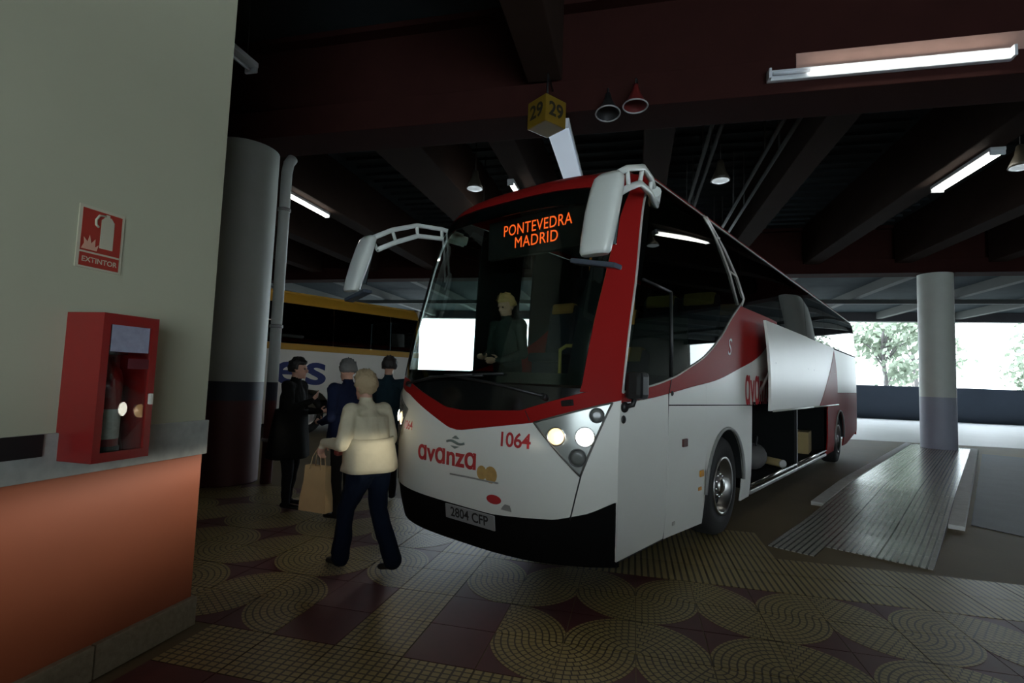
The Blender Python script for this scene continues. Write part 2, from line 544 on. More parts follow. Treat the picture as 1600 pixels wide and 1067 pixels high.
def girder(y, x0, x1, zb, zt, depth=0.6, label=''):
    g = empty('trim_1', ((x0 + x1) / 2, y, zb))
    struct(g, label)
    L_ = x1 - x0
    MB().box((0, depth / 2, 0.2), (L_, depth, 0.40), bev=0.01).build('lower_flange', M_GIRD, g)
    MB().box((0, depth / 2 + 0.05, (zt - zb + 0.4) / 2), (L_, depth - 0.25, zt - zb - 0.4)).build('web', M_GIRD, g)
    MB().box((0, depth / 2, zt - zb - 0.04), (L_, depth, 0.08)).build('upper_flange', M_GIRD, g)
    return g
girder(5.9, HX0, HX1, 4.79, HZ - .01, label='dark red girder above the front of the bus').name = 'trim_1'
girder(16.1, HX0, HX1, 4.88, HZ - .01, label='dark red girder resting on the far round column').name = 'trim_2'
k = 3
for x, bwid in ((-11.2, .42), (-8.95, .42), (-6.7, .42), (-3.72, .8), (-2.02, .42), (0.3, .42), (2.6, .42), (4.9, .42), (7.2, .42), (9.4, .42), (11.6, .42), (13.8, .42), (16.0, .42)):
    b_ = struct(MB().box((x, 11.3, (5.15 + HZ) / 2), (bwid, 9.58, HZ - 5.15), bev=0.015).build('trim_%d' % k, M_BEAM), 'brown ceiling beam behind the front girder'); k += 1
for x, y1_ in ((-3.3, 1.8), (-1.12, 5.9), (1.1, 1.8), (3.3, 1.8), (5.5, 1.8)):
    b_ = struct(MB().box((x, (y1_ - 8.9) / 2, (5.2 + HZ) / 2), (0.42, y1_ + 8.9, HZ - 5.2), bev=0.015).build('trim_%d' % k, M_BEAM), 'brown ceiling beam in front of the girder'); k += 1
M_PALEB = mat('pale_grey_rafter', (0.13, 0.135, 0.13), 0.8, spec=0.15)
for x in range(-18, 34, 4):
    b_ = struct(MB().box((x, 25.5, HZ - 0.2), (0.3, 17.4, 0.38)).build('trim_%d' % k, M_PALEB), 'pale rafter near the open facade'); k += 1
for y in (18.3, 27.0):
    b_ = struct(MB().box((7.0, y, HZ - 0.5), (53, 0.22, 0.2)).build('trim_%d' % k, M_PALEB), 'pale cross rail under the rafters'); k += 1
# --- far open facade
FY = 34.6
struct(MB().box((7.0, FY, (5.72 + HZ) / 2), (53.8, 0.5, HZ - 5.72), bev=0.01).build('trim_%d' % k, mat('facade_edge_beam', (0.06, 0.055, 0.06), 0.6)), 'dark edge beam over the open facade'); k += 1
M_LOW = mat('dark_blue_grey_parapet', (0.10, 0.125, 0.17), 0.6, var=0.15, vscale=0.8)
lw = struct(MB().box((7.0, FY, 0.93), (53.8, 0.3, 1.86)).build('wall_back', M_LOW), 'dark blue grey parapet wall of the open facade')
MB().box((7.0, FY, 1.90), (53.8, 0.4, 0.08), bev=0.01).build('coping', M_LOW, lw)
# --- enclosing walls (left, behind the camera)
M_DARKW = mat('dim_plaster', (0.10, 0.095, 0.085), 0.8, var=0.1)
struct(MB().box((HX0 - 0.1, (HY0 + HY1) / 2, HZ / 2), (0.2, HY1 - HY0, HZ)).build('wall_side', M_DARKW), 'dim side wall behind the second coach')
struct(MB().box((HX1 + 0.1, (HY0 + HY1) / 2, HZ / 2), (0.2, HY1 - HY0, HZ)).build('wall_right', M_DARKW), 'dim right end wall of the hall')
struct(MB().box((0.2, -0.8, 0.59), (5.6, 0.15, 1.18), bev=.01).build('wall_added_shade', M_DARKW), 'unseen low wall added behind the viewer to cast shade')  # unseen blocker, added to darken the lower dado and near floor
rw = struct(empty('wall_front', (0, HY0, 0)), 'wall behind the viewer with a wide opening added to let light in')
OPX0, OPX1, OPZ = 0.5, 8.8, 3.9  # unseen opening, put in and sized for the light it admits
MB().box(((HX0 + OPX0) / 2, -0.1, HZ / 2), (OPX0 - HX0, 0.2, HZ)).build('wall_panel', M_DARKW, rw)
MB().box(((HX1 + OPX1) / 2, -0.1, HZ / 2), (HX1 - OPX1, 0.2, HZ)).build('wall_panel', M_DARKW, rw)
MB().box(((OPX0 + OPX1) / 2, -0.1, (OPZ + HZ) / 2), (OPX1 - OPX0, 0.2, HZ - OPZ)).build('lintel', M_DARKW, rw)

# --- outside ground
struct(MB().box((10, 78, -0.35), (160, 86, 0.1)).build('ground_outside', mat('pale_yard', (0.35, 0.36, 0.34), 0.9, var=0.1, vscale=.3)), 'pale open yard beyond the parapet')

# --- round columns
def column(name, loc, r, h, bands, label):
    c = empty(name, loc)
    tag(c, label, 'column')
    m = banded_wall(name + '_paint_%d' % int(loc[1]), bands)
    MB().lathe([(r + .0, 0.0), (r, 0.02), (r, h - 0.01), (r, h)], 40).build('shaft', m, c)
    return c
GREY, NAVY, MAROON = (0.42, 0.45, 0.41), (0.02, 0.024, 0.04), (0.07, 0.014, 0.014)
lc = column('round_column', (-5.6, 6.2, -0.005), 0.44, 4.79, [(0, MAROON), (1.13, NAVY), (1.40, GREY)], 'round grey column with navy and maroon bands beside the cream wall')
pp = empty('drain_pipe', (-4.98, 6.30, 0)); tag(pp, 'grey vertical drain pipe running up the navy banded column', 'pipe')
MB().tube([(0, 0, 0), (0, 0, 4.45), (0, 0.03, 4.6), (0, 0.1, 4.7)], 0.075, 16).build('pipe_run', banded_wall('pipe_paint', [(0, MAROON), (1.13, NAVY), (1.40, (0.46, 0.49, 0.46))]), pp)
for z in (0.6, 2.2, 3.9):
    MB().lathe([(0.076, -0.025), (0.09, -0.02), (0.09, 0.02), (0.076, 0.025)], 16, (0, 0, z)).build('pipe_clip', mat('galvanised_clip', (0.3, 0.3, 0.3), 0.5, metal=0.6), pp)
c2 = bw(15.35, 2.86)
column('round_column', (c2.x, c2.y, ph(15) - .004), 0.40, 4.88 - ph(15), [(0, (0.34, 0.36, 0.43)), (1.38, (0.60, 0.64, 0.58)), (1.5, (0.60, 0.64, 0.58))], 'pale grey round column standing on the far end of the ribbed platform')

# ================================================================== lamps
M_FIX = mat('white_enamel_fixture', (0.62, 0.66, 0.7), 0.35)
M_TUBE = mat('lit_fluorescent_tube', (1, 1, 1), 0.4, emit=(1.0, 0.95, 0.84), estr=TUBE_STRENGTH)
M_TUBEOFF = mat('unlit_fluorescent_tube', (0.75, 0.8, 0.88), 0.25)
def tube_lamp(loc, length, axis, label, lit=True, ntube=1, width=0.12, group=None, strength=None, lit_from=0.0, rods=0.0):
    r = empty('fluorescent_lamp', loc, 0 if axis == 'x' else PI / 2)
    tag(r, label, 'lamp', group)
    MB().box((0, 0, 0.03), (length, width, 0.06), bev=0.012).build('housing', M_FIX, r)
    for e in (-1, 1):
        MB().box((e * (length / 2 - 0.02), 0, -0.02), (0.03, width * .95, 0.075), bev=0.008).build('end_cap', M_FIX, r)
    a, b = -length / 2 + 0.05 + lit_from * length, length / 2 - 0.05
    for q in range(ntube):
        yy = 0 if ntube == 1 else (q - (ntube - 1) / 2) * width * 0.5
        MB().tube([(a, yy, -0.028), (b, yy, -0.028)], 0.019, 12).build('tube', M_TUBE if lit else M_TUBEOFF, r)
        if lit_from:
            MB().tube([(-length / 2 + .05, yy, -0.028), (a - .02, yy, -0.028)], 0.019, 12).build('unlit_tube', M_TUBEOFF, r)
    if rods:
        for e in (-.35, .35):
            MB().tube([(e * length, 0, 0.06), (e * length, 0, rods)], 0.006, 6).build('hanger', BLACK, r)
    return r
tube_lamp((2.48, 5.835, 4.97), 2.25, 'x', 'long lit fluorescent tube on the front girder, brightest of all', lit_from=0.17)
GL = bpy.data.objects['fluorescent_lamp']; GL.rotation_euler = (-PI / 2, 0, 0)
MB().box((0.25, -0.155, 0.052), (2.15, 0.19, 0.012), bev=.004).build('lit_strip_plate', mat('painted_lit_strip', (0.40, 0.24, 0.20), 0.6, var=.15, vscale=5), GL)  # lamplight on the girder face, put in as a paler pink plate
tube_lamp((-6.78, 9.3, 5.09), 1.45, 'y', 'lit fluorescent tube under the beam right of the navy banded column', ntube=2)
tube_lamp((-2.2, 9.1, 5.06), 1.0, 'y', 'short lit fluorescent tube just above the bus roof, near the bell lamp')
tube_lamp((5.03, 9.3, 5.09), 1.55, 'y', 'lit twin fluorescent tube at the right edge under a beam', ntube=2, width=.2)
DL = tube_lamp((-0.97, 6.95, 4.70), 1.95, 'y', 'unlit pale blue fluorescent fitting with added glow hanging behind the yellow cube sign', lit=False, width=0.30, ntube=2, rods=1.52)
MB().box((0, 0, -0.035), (1.86, 0.27, 0.055), bev=.015).build('diffuser', mat('added_glow_diffuser', (0.7, 0.78, 0.9), 0.4, emit=(0.72, 0.85, 1.0), estr=0.11), DL)  # weak glow added to the unlit fitting's cover to brighten it
tube_lamp((-4.22, 4.35, 4.93), 0.62, 'y', 'pale lamp end peeping out past the cream wall edge', lit=False, width=0.16, rods=1.3)
for (x, y) in ((3.3, 1.0), (1.1, -3.0), (5.5, -4.5)):  # unseen lamps, added because the hall needs more light
    tube_lamp((x, y, 5.14), 1.5, 'y', 'twin fluorescent tube added out of view behind the camera for fill light', ntube=2, width=.2, group='fill lamps added behind the viewer')

M_BELL = mat('dim_bell_shade', (0.035, 0.03, 0.02), 0.5)
M_BULB = mat('frosted_lamp_glass', (0.75, 0.8, 0.8), 0.3, emit=(0.8, 0.9, 0.95), estr=0.12)
def pendant(loc, label, drop):
    r = empty('pendant_lamp', loc); tag(r, label, 'lamp')
    MB().lathe([(0.03, 0.34), (0.05, 0.32), (0.07, 0.20), (0.13, 0.06), (0.15, 0.0), (0.145, 0.0), (0.06, 0.19), (0.0, 0.2)], 24).build('shade', M_BELL, r)
    MB().lathe([(0.0, -0.03), (0.08, -0.025), (0.135, 0.0), (0.1, 0.05), (0.0, 0.06)], 24).build('bulb_glass', M_BULB, r)
    MB().tube([(0, 0, 0.33), (0, 0, drop)], 0.008, 6).build('stem', BLACK, r)
pendant((-2.8, 8.43, 4.9), 'bell shaped pendant lamp left of the lit destination display', HZ - 4.9)
pendant((1.31, 8.65, 4.9), 'bell shaped pendant lamp above the bus roof under paired conduits', HZ - 4.9)
pendant((5.42, 8.73, 4.9), 'bell shaped pendant lamp at the right picture edge', HZ - 4.9)
r = empty('spot_lamp', (-3.13, 10.06, 4.9)); tag(r, 'tiny bright bulb hanging just above the bus roof', 'lamp')
MB().ell((0, 0, 0), (0.045, 0.045, 0.055)).build('bulb', mat('lit_bulb', (1, 1, 1), 0.3, emit=(1, 0.92, 0.75), estr=8), r)
MB().tube([(0, 0, 0.05), (0, 0, 1.34)], 0.01, 8).build('stem', BLACK, r)

# paired conduits under the deck
M_PIPE = mat('grey_conduit', (0.05, 0.055, 0.055), 0.5)
for x, lab in ((0.96, 'first'), (1.08, 'second'), (1.83, 'third'), (2.02, 'fourth')):
    z = 5.05
    c = empty('conduit', (x, 12.0, z)); tag(c, 'dark grey conduit running back above the bus, %s of four from the left' % lab, 'conduit')
    MB().tube([(0, -5.3, 0), (0, 4.05, 0)], 0.03, 8).build('pipe_run', M_PIPE, c)
    for yy in (-4.0, -1.5, 1.0, 3.6):
        MB().box((0, yy, (HZ - z) / 2 - .0325), (0.02, 0.03, HZ - z - .065)).build('strap', M_PIPE, c)

# yellow bay cube with number
cb = empty('bay_number_cube', (-1.02, 5.55, 4.57), math.radians(-38)); tag(cb, 'yellow hanging cube sign with black bay number 29', 'sign')
MB().box((0, 0, 0), (0.31, 0.31, 0.31), bev=0.012).build('cube_body', mat('yellow_plastic', (0.17, 0.105, 0.008), 0.45, var=0.15), cb)
BLKT = mat('black_lettering', (0.008, 0.008, 0.008), 0.6)
text_obj('number', text_mesh('29', 0.22, offset=0.006), lambda x, y: (x, -0.158, y), BLKT, cb)
text_obj('number', text_mesh('29', 0.22, offset=0.006), lambda x, y: (0.158, x, y), BLKT, cb)
MB().tube([(0, 0, 0.15), (0, 0, 0.5), (-0.246, 0.315, 0.5)], 0.012, 8).build('bracket', BLACK, cb)

def horn(loc, rz, tilt, m, label):
    r = empty('horn_speaker', loc); r.rotation_euler = (tilt, 0, rz); tag(r, label, 'loudspeaker')
    MB().lathe([(0.03, 0.26), (0.04, 0.2), (0.06, 0.14), (0.11, 0.04), (0.135, 0.0), (0.125, 0.01), (0.05, 0.13), (0.0, 0.14)], 24).build('horn', m, r)
    t = MB(); n = 28
    t.tube([(0.135 * math.cos(2 * PI * k / n), 0.135 * math.sin(2 * PI * k / n), 0.0) for k in range(n + 1)], 0.009, 6, cap=False)
    t.build('rim', mat('pale_rim', (0.38, 0.38, 0.38), 0.4), r)
    MB().tube([(0, 0, 0.25), (0, 0, 0.33), (0, 0.05, 0.36), (0, 0.27, 0.36)], 0.012, 8).build('bracket', BLACK, r)
horn((-0.34, 5.66, 4.60), 0.1, math.radians(-10), BLACK, 'dark horn loudspeaker with pale rim under the front girder')
horn((-0.04, 5.66, 4.66), -0.1, math.radians(-4), mat('red_horn_paint', (0.12, 0.012, 0.012), 0.5), 'small red horn loudspeaker with pale rim under the front girder')

# ================================================================== fire extinguisher cabinet and sign
CABR = mat('red_enamel_cabinet', (0.25, 0.012, 0.011), 0.35, coat=0.3)
cab = empty('extinguisher_cabinet', (WX + 0.001, 2.01, 1.12)); tag(cab, 'red wall cabinet with glass door holding a fire extinguisher', 'cabinet')
D, Wd, Hh = 0.21, 0.285, 0.70
b = MB()
b.box((D / 2, -Wd / 2 + .008, Hh / 2), (D, 0.016, Hh)).box((D / 2, Wd / 2 - .008, Hh / 2), (D, 0.016, Hh))
b.box((D / 2, 0, 0.008), (D, Wd - .032, 0.016)).box((D / 2, 0, Hh - .008), (D, Wd - .032, 0.016)).box((0.006, 0, Hh / 2), (0.012, Wd - .032, Hh - .032))
b.build('body', CABR, cab)
dr = MB()
dr.box((D + .007, -Wd / 2 + .018, Hh / 2), (0.014, 0.036, Hh)).box((D + .007, Wd / 2 - .018, Hh / 2), (0.014, 0.036, Hh))
dr.box((D + .007, 0, 0.022), (0.014, Wd - .072, 0.044)).box((D + .007, 0, Hh - .026), (0.014, Wd - .072, 0.052))
door = dr.build('door', CABR, cab)
MB().box((D + .004, 0, Hh / 2), (0.003, Wd - .07, Hh - .09)).build('pane', CLEAR, door)
MB().box((D + .022, Wd / 2 - .02, 0.29), (0.018, 0.018, 0.055), bev=0.004).build('latch', mat('pale_latch', (0.6, 0.58, 0.5), 0.4), door)
MB().box((D + .0095, 0.0, 0.585), (0.002, Wd - .09, 0.13)).build('notice', mat('glass_notice', (0.30, 0.31, 0.40), 0.4, var=0.3, vscale=30), door)
MB().box((D + .0095, 0.05, 0.465), (0.002, 0.11, 0.05)).build('notice', mat('dark_red_notice', (0.10, 0.012, 0.02), 0.4), door)
ex = empty('fire_extinguisher', (WX + 0.11, 2.0, 1.137)); tag(ex, 'fire extinguisher with pale label standing behind the cabinet glass', 'extinguisher')
MB().lathe([(0.05, 0.0), (0.062, 0.01), (0.064, 0.03), (0.064, 0.36), (0.055, 0.41), (0.03, 0.44), (0.022, 0.46), (0.022, 0.48)], 24).build('cylinder', CABR, ex)
MB().lathe([(0.0648, 0.08), (0.0652, 0.085), (0.0652, 0.22), (0.0648, 0.225)], 24).build('label_wrap', mat('paper_label', (0.55, 0.54, 0.5), 0.7, var=0.3, vscale=40), ex)
MB().lathe([(0.066, 0.0), (0.07, 0.005), (0.07, 0.04), (0.066, 0.045)], 24).build('foot_ring', BLACK, ex)
MB().box((0.0, 0.03, 0.50), (0.025, 0.11, 0.02), bev=.005).box((0.0, 0.025, 0.53), (0.022, 0.12, 0.014), bev=.004).build('valve_lever', BLACK, ex)
MB().tube([(0.0, -0.02, 0.49), (0.03, -0.08, 0.45), (0.05, -0.085, 0.25), (0.05, -0.075, 0.12)], 0.01, 8).build('hose', BLACK, ex)

sg = empty('extinguisher_sign', (WX + 0.001, 1.985, 2.20)); tag(sg, 'red and cream wall sign reading EXTINTOR with extinguisher and flames', 'sign')
CRM = mat('luminous_cream', (0.50, 0.48, 0.36), 0.6)
SRED = mat('sign_red', (0.36, 0.035, 0.022), 0.5)
MB().box((0.003, 0, 0), (0.006, 0.225, 0.31)).build('board', CRM, sg)
MB().box((0.0068, 0, 0.035), (0.0024, 0.195, 0.21)).build('red_field', SRED, sg)
MB().box((0.0068, 0, -0.112), (0.0024, 0.195, 0.065)).build('red_field', SRED, sg)
# viewed from +x: image right = +y
pict = MB()
pict.box((0.0085, 0.025, 0.03), (0.002, 0.066, 0.145)); pict.prism([(-0.008, 0.10), (0.058, 0.10), (0.04, 0.122), (0.01, 0.122)], 0.0076, 0.0095, axis='x')
pict.box((0.0085, 0.022, 0.128), (0.002, 0.02, 0.012))
pict.build('extinguisher_symbol', CRM, sg)
MB().tube([(0.009, 0.012, 0.126), (0.009, -0.02, 0.12), (0.009, -0.035, 0.095), (0.009, -0.033, 0.07), (0.009, -0.02, 0.06)], 0.006, 6).build('hose_symbol', CRM, sg)
fl = MB()
fl.prism([(-0.094, -0.062), (-0.02, -0.062), (-0.012, -0.03), (-0.028, -0.045), (-0.03, -0.005), (-0.048, -0.03), (-0.058, 0.01), (-0.066, -0.025), (-0.085, -0.005), (-0.082, -0.035)], 0.0076, 0.0095, axis='x')
fl.build('flame_symbol', mat('flame_pink', (0.62, 0.36, 0.26), 0.6), sg)
text_obj('lettering', text_mesh('EXTINTOR', 0.036, offset=0.0006), lambda x, y: (0.0086, x, y - 0.112), CRM, sg)

# ================================================================== the coach (local: x = to its left side, y = backwards, z = up)
bus = empty('coach', (BX, BY, 0.0), -BA)
tag(bus, 'white and red coach with its luggage hatches raised, signed for Pontevedra and Madrid', 'bus')
s0z = spline_tab([(0.15, 0.10), (0.45, 0.03), (0.9, 0.0), (1.3, 0.01), (1.56, 0.04), (2.0, 0.13), (2.4, 0.24), (2.8, 0.34), (3.1, 0.45), (3.3, 0.60), (3.42, 0.80), (3.50, 1.02), (3.55, 1.3)])
wz = spline_tab([(0.15, 1.20), (0.5, 1.24), (0.9, 1.25), (1.6, 1.25), (2.4, 1.235), (3.0, 1.20), (3.25, 1.17), (3.38, 1.12), (3.48, 1.02), (3.52, 0.93), (3.55, 0.8)])
def bulge(t, z): return 0.41 * (abs(t) / wz(z)) ** 3.2
def fpt(t, z, off=0.0): return (t, s0z(z) + bulge(t, z) - off, z)
def spt(s, z, off=0.0, sg=1): return (sg * (wz(z) + off), s, z)
def scorner(z): return s0z(z) + 0.41

def patch(name, us, lo, hi, nv, fn, m, parent, th=(0, 0.02, 0), label=None, smooth=True):
    mb = MB()
    U, V = len(us), nv + 1
    outer = [[Vector(fn(u, lo(u) + (hi(u) - lo(u)) * j / nv)) for j in range(V)] for u in us]
    tv = Vector(th)
    for i in range(U):
        for j in range(V): mb.v.append(outer[i][j])
    for i in range(U):
        for j in range(V): mb.v.append(outer[i][j] + tv)
    N = U * V
    ix = lambda i, j, k=0: k * N + i * V + j
    for i in range(U - 1):
        for j in range(nv):
            mb.face((ix(i, j), ix(i + 1, j), ix(i + 1, j + 1), ix(i, j + 1)), smooth)
            mb.face((ix(i, j, 1), ix(i, j + 1, 1), ix(i + 1, j + 1, 1), ix(i + 1, j, 1)), smooth)
    # rim on its own vertices so that shading stays crisp
    ring = [(i, 0) for i in range(U)] + [(U - 1, j) for j in range(1, V)] + [(i, V - 1) for i in range(U - 2, -1, -1)] + [(0, j) for j in range(V - 2, 0, -1)]
    n0 = len(mb.v)
    for (i, j) in ring: mb.v.append(outer[i][j]); mb.v.append(outer[i][j] + tv)
    R = len(ring)
    for q in range(R):
        a, b2 = n0 + 2 * q, n0 + 2 * ((q + 1) % R)
        mb.face((a, a + 1, b2 + 1, b2))
    me = mb.mesh(name, m, fix=False)
    bm = bmesh.new(); bm.from_mesh(me); bmesh.ops.recalc_face_normals(bm, faces=bm.faces)
    # drop zero area faces
    bad = [f for f in bm.faces if f.calc_area() < 1e-10]
    bmesh.ops.delete(bm, geom=bad, context='FACES_ONLY')
    bm.to_mesh(me); bm.free()
    o = bpy.data.objects.new(name, me); col.objects.link(o); o.parent = parent
    if label: o['label'] = label
    return o
def lin(a, b, n): return [a + (b - a) * k / n for k in range(n + 1)]
const = lambda c: (lambda u: c)

# ---- front
redlo = lerp_tab([(-1.25, 1.50), (-0.72, 1.40), (-0.10, 1.16), (0.02, 1.145), (0.72, 1.26), (1.25, 1.45)])
redhi = lerp_tab([(-1.25, 1.58), (-0.85, 1.545), (-0.15, 1.325), (0.05, 1.31), (0.62, 1.345), (1.05, 1.50), (1.25, 1.52)])
glasslo = lerp_tab([(-1.25, 1.585), (-0.9, 1.575), (0.9, 1.53), (1.25, 1.525)])
bumhi = lerp_tab([(-1.25, 0.57), (-0.6, 0.56), (0.4, 0.545), (0.9, 0.58), (1.1, 0.64), (1.25, 0.73)])
US = lin(-1.2495, 1.2495, 60)
bumper = patch('bumper', US, const(0.24), lambda u: bumhi(u) - .004, 6, lambda t, z: fpt(t * wz(z) / 1.25, z, -0.012), mat('matt_black_bumper', (0.005, 0.005, 0.005), 0.9, spec=0.1), bus, (0, .03, 0))
front = patch('front_panel', US, bumhi, lambda u: redlo(u) - .002, 12, lambda t, z: fpt(t * wz(z) / 1.25, z), WHITE, bus)
redb = patch('red_band', US, redlo, lambda u: redhi(u) - 0.002, 6, lambda t, z: fpt(t * wz(z) / 1.25, z, 0.002), RED, bus, label='red V shaped band across the front')
cowl = patch('cowl', lin(-1.24, 1.1, 50), redhi, lambda u: max(redhi(u) + .002, glasslo(u) - .004), 4, lambda t, z: fpt(t, z, -0.004), GLOSSBLK, bus)
PIL_IN = lerp_tab([(1.4, 0.99), (1.55, 1.02), (2.3, 1.05), (3.1, 1.09), (3.3, 1.09)])   # inner edge of the pillar (x)
GT = 3.19
def wsx(u, z): return fpt(u * PIL_IN(z), z, 0.0)
ws = patch('windscreen', lin(-1, 1, 40), const(1.545), const(GT), 24, wsx, WS_GLASS, bus, (0, .006, 0))
# black printed borders of the glass
def bord(u, z): return fpt(u * PIL_IN(z), z, -0.012)
patch('glass_border', lin(-1, 1, 30), const(3.03), const(GT), 4, bord, GLOSSBLK, ws, (0, .004, 0))
patch('glass_border', lin(-1, 1, 30), const(1.545), const(1.63), 2, bord, GLOSSBLK, ws, (0, .004, 0))
for sg in (-1, 1):
    patch('glass_border', lin(sg * .90, sg * 1, 3), const(1.6), const(3.05), 16, bord, GLOSSBLK, ws, (0, .004, 0))
# pillars, red: from the glass to the side
for sg in (-1, 1):
    def pil(u, z, sg=sg):
        a = PIL_IN(z) + 0.01
        return fpt(sg * (a + (wz(z) - a) * u), z, 0.004)
    p = patch('pillar', lin(0, 1, 6), const(1.50 if sg > 0 else 1.57), const(GT + .02), 24, pil, RED if sg > 0 else BLACK, bus, (0, .03, 0))
    # silver edging between pillar and side glass
    e = MB(); e.tube([Vector(fpt(sg * (wz(z) + .002), z, -0.01)) for z in lin(1.5, 3.2, 16)], 0.011, 6)
    e.build('edge_trim', GREYTRIM, p)
# red roof cap over the windscreen
def cap(u, z): return fpt(u * wz(z), z, 0.0)
patch('roof_cap', lin(-1, 1, 50), const(GT + .004), const(3.545), 14, cap, RED, bus, (0, .03, -.005), label='red roof edge above the windscreen')
# panel seams
def seam(pts, parent, r=0.006, m=BLACK, name='seam'):
    return MB().tube(pts, r, 6).build(name, m, parent)
seam([fpt(1.05, 0.90, -.001), fpt(1.02, 0.75, -.001), fpt(0.985, 0.585, -.001)], front)
seam([fpt(0.70, 1.27, .0), fpt(0.66, 1.345, .002)], redb, 0.004)
seam([fpt(-1.05, 0.90, -.001), fpt(-1.0, 0.58, -.001)], front)

# ---- headlamps
BEAM_W = 40.0
for sg in (1, -1):
    hl = MB()
    A, B, C = (0.735, 1.262), (1.21, 1.43), (1.05, 0.90)
    n = 10
    outer = []
    hd = empty('headlamp', (0, 0, 0)); hd.parent = bus
    tri = MB()
    g = {}
    for i in range(n + 1):
        for j in range(n + 1 - i):
            a, b2 = i / n, j / n
            t = A[0] + (B[0] - A[0]) * a + (C[0] - A[0]) * b2
            z = A[1] + (B[1] - A[1]) * a + (C[1] - A[1]) * b2
            g[(i, j)] = len(tri.v); tri.v.append(Vector(fpt(sg * t, z, 0.004)))
    for i in range(n):
        for j in range(n - i):
            tri.face((g[(i, j)], g[(i + 1, j)], g[(i, j + 1)]), True)
            if j < n - i - 1: tri.face((g[(i + 1, j)], g[(i + 1, j + 1)], g[(i, j + 1)]), True)
    tri.build('housing', mat('grey_lamp_housing', (0.34, 0.36, 0.34), 0.25, metal=0.5), hd)
    edge = [A, B, C, A]
    eb = MB()
    pts = []
    for (p, q) in zip(edge, edge[1:]):
        for k in range(8):
            pts.append(fpt(sg * (p[0] + (q[0] - p[0]) * k / 8), p[1] + (q[1] - p[1]) * k / 8, 0.006))
    pts.append(pts[0])
    for q_ in range(3): eb.tube(pts[q_ * 8:q_ * 8 + 9], 0.008, 6)
    eb.build('surround', mat('lamp_surround', (0.10, 0.10, 0.09), 0.4), hd)
    for (t, z, r, m) in ((0.892, 1.172, 0.062, HEAD_Y), (1.068, 1.178, 0.066, HEAD_W), (1.03, 1.03, 0.058, None), (1.128, 1.335, 0.05, None)):
        p0 = Vector(fpt(sg * t, z, 0.0)); e = 1e-3
        du = Vector(fpt(sg * t + e, z)) - Vector(fpt(sg * t - e, z)); dv = Vector(fpt(sg * t, z + e)) - Vector(fpt(sg * t, z - e))
        nrm = du.cross(dv).normalized()
        if nrm.y > 0: nrm = -nrm
        q = nrm.to_track_quat('Z', 'Y').to_matrix()
        def place(mb):
            mb.v = [p0 + q @ v for v in mb.v]; return mb
        place(MB().lathe([(r * 1.12, 0.0), (r * 1.12, 0.011), (r * 1.0, 0.012), (r * 0.93, 0.005), (0, 0.003)], 24)).build('bezel', CHROME if m else mat('dark_grey_bezel', (0.06, 0.06, 0.06), .4), hd)
        if m is not None:
            place(MB().lathe([(0, 0.022), (r * 0.5, 0.02), (r * 0.92, 0.010), (r * .9, 0.006), (0, .005)], 24)).build('bulb_lens', m, hd)
        else:
            place(MB().lathe([(0, 0.010), (r * 0.5, 0.0095), (r * 0.97, 0.007), (r * .95, 0.005), (0, .004)], 24)).build('bulb_lens', mat('dark_lamp_lens', (0.16, 0.17, 0.16), 0.15), hd)

for (t, z) in ((1.068, 1.178), (-1.068, 1.178)):
    sp_ = bpy.data.lights.new('dipped_beam', 'SPOT')
    sp_.energy = BEAM_W; sp_.spot_size = math.radians(170); sp_.spot_blend = 0.4; sp_.shadow_soft_size = 0.05; sp_.color = (1.0, 0.92, 0.78)
    sp_.use_nodes = True
    nt = sp_.node_tree; em = nt.nodes['Emission']
    tc = nt.nodes.new('ShaderNodeTexCoord'); sx = nt.nodes.new('ShaderNodeSeparateXYZ')
    nt.links.new(tc.outputs['Normal'], sx.inputs[0])
    cut = nt.nodes.new('ShaderNodeMapRange'); cut.interpolation_type = 'SMOOTHSTEP'      # sharp cut-off just under the horizontal
    cut.inputs[1].default_value = -0.10; cut.inputs[2].default_value = -0.03; cut.inputs[3].default_value = 1.0; cut.inputs[4].default_value = 0.0
    nt.links.new(sx.outputs[1], cut.inputs[0])
    fo = nt.nodes.new('ShaderNodeMapRange'); fo.interpolation_type = 'SMOOTHSTEP'        # fading towards the ground
    fo.inputs[1].default_value = -0.38; fo.inputs[2].default_value = -0.04; fo.inputs[3].default_value = 0.03; fo.inputs[4].default_value = 1.0
    nt.links.new(sx.outputs[1], fo.inputs[0])
    mu = nt.nodes.new('ShaderNodeMath'); mu.operation = 'MULTIPLY'
    nt.links.new(cut.outputs[0], mu.inputs[0]); nt.links.new(fo.outputs[0], mu.inputs[1]); nt.links.new(mu.outputs[0], em.inputs['Strength'])
    so_ = bpy.data.objects.new('dipped_beam', sp_); col.objects.link(so_); so_.parent = bus
    so_.location = Vector(fpt(t, z, 0.09)); so_.rotation_euler = (PI / 2, 0, PI)
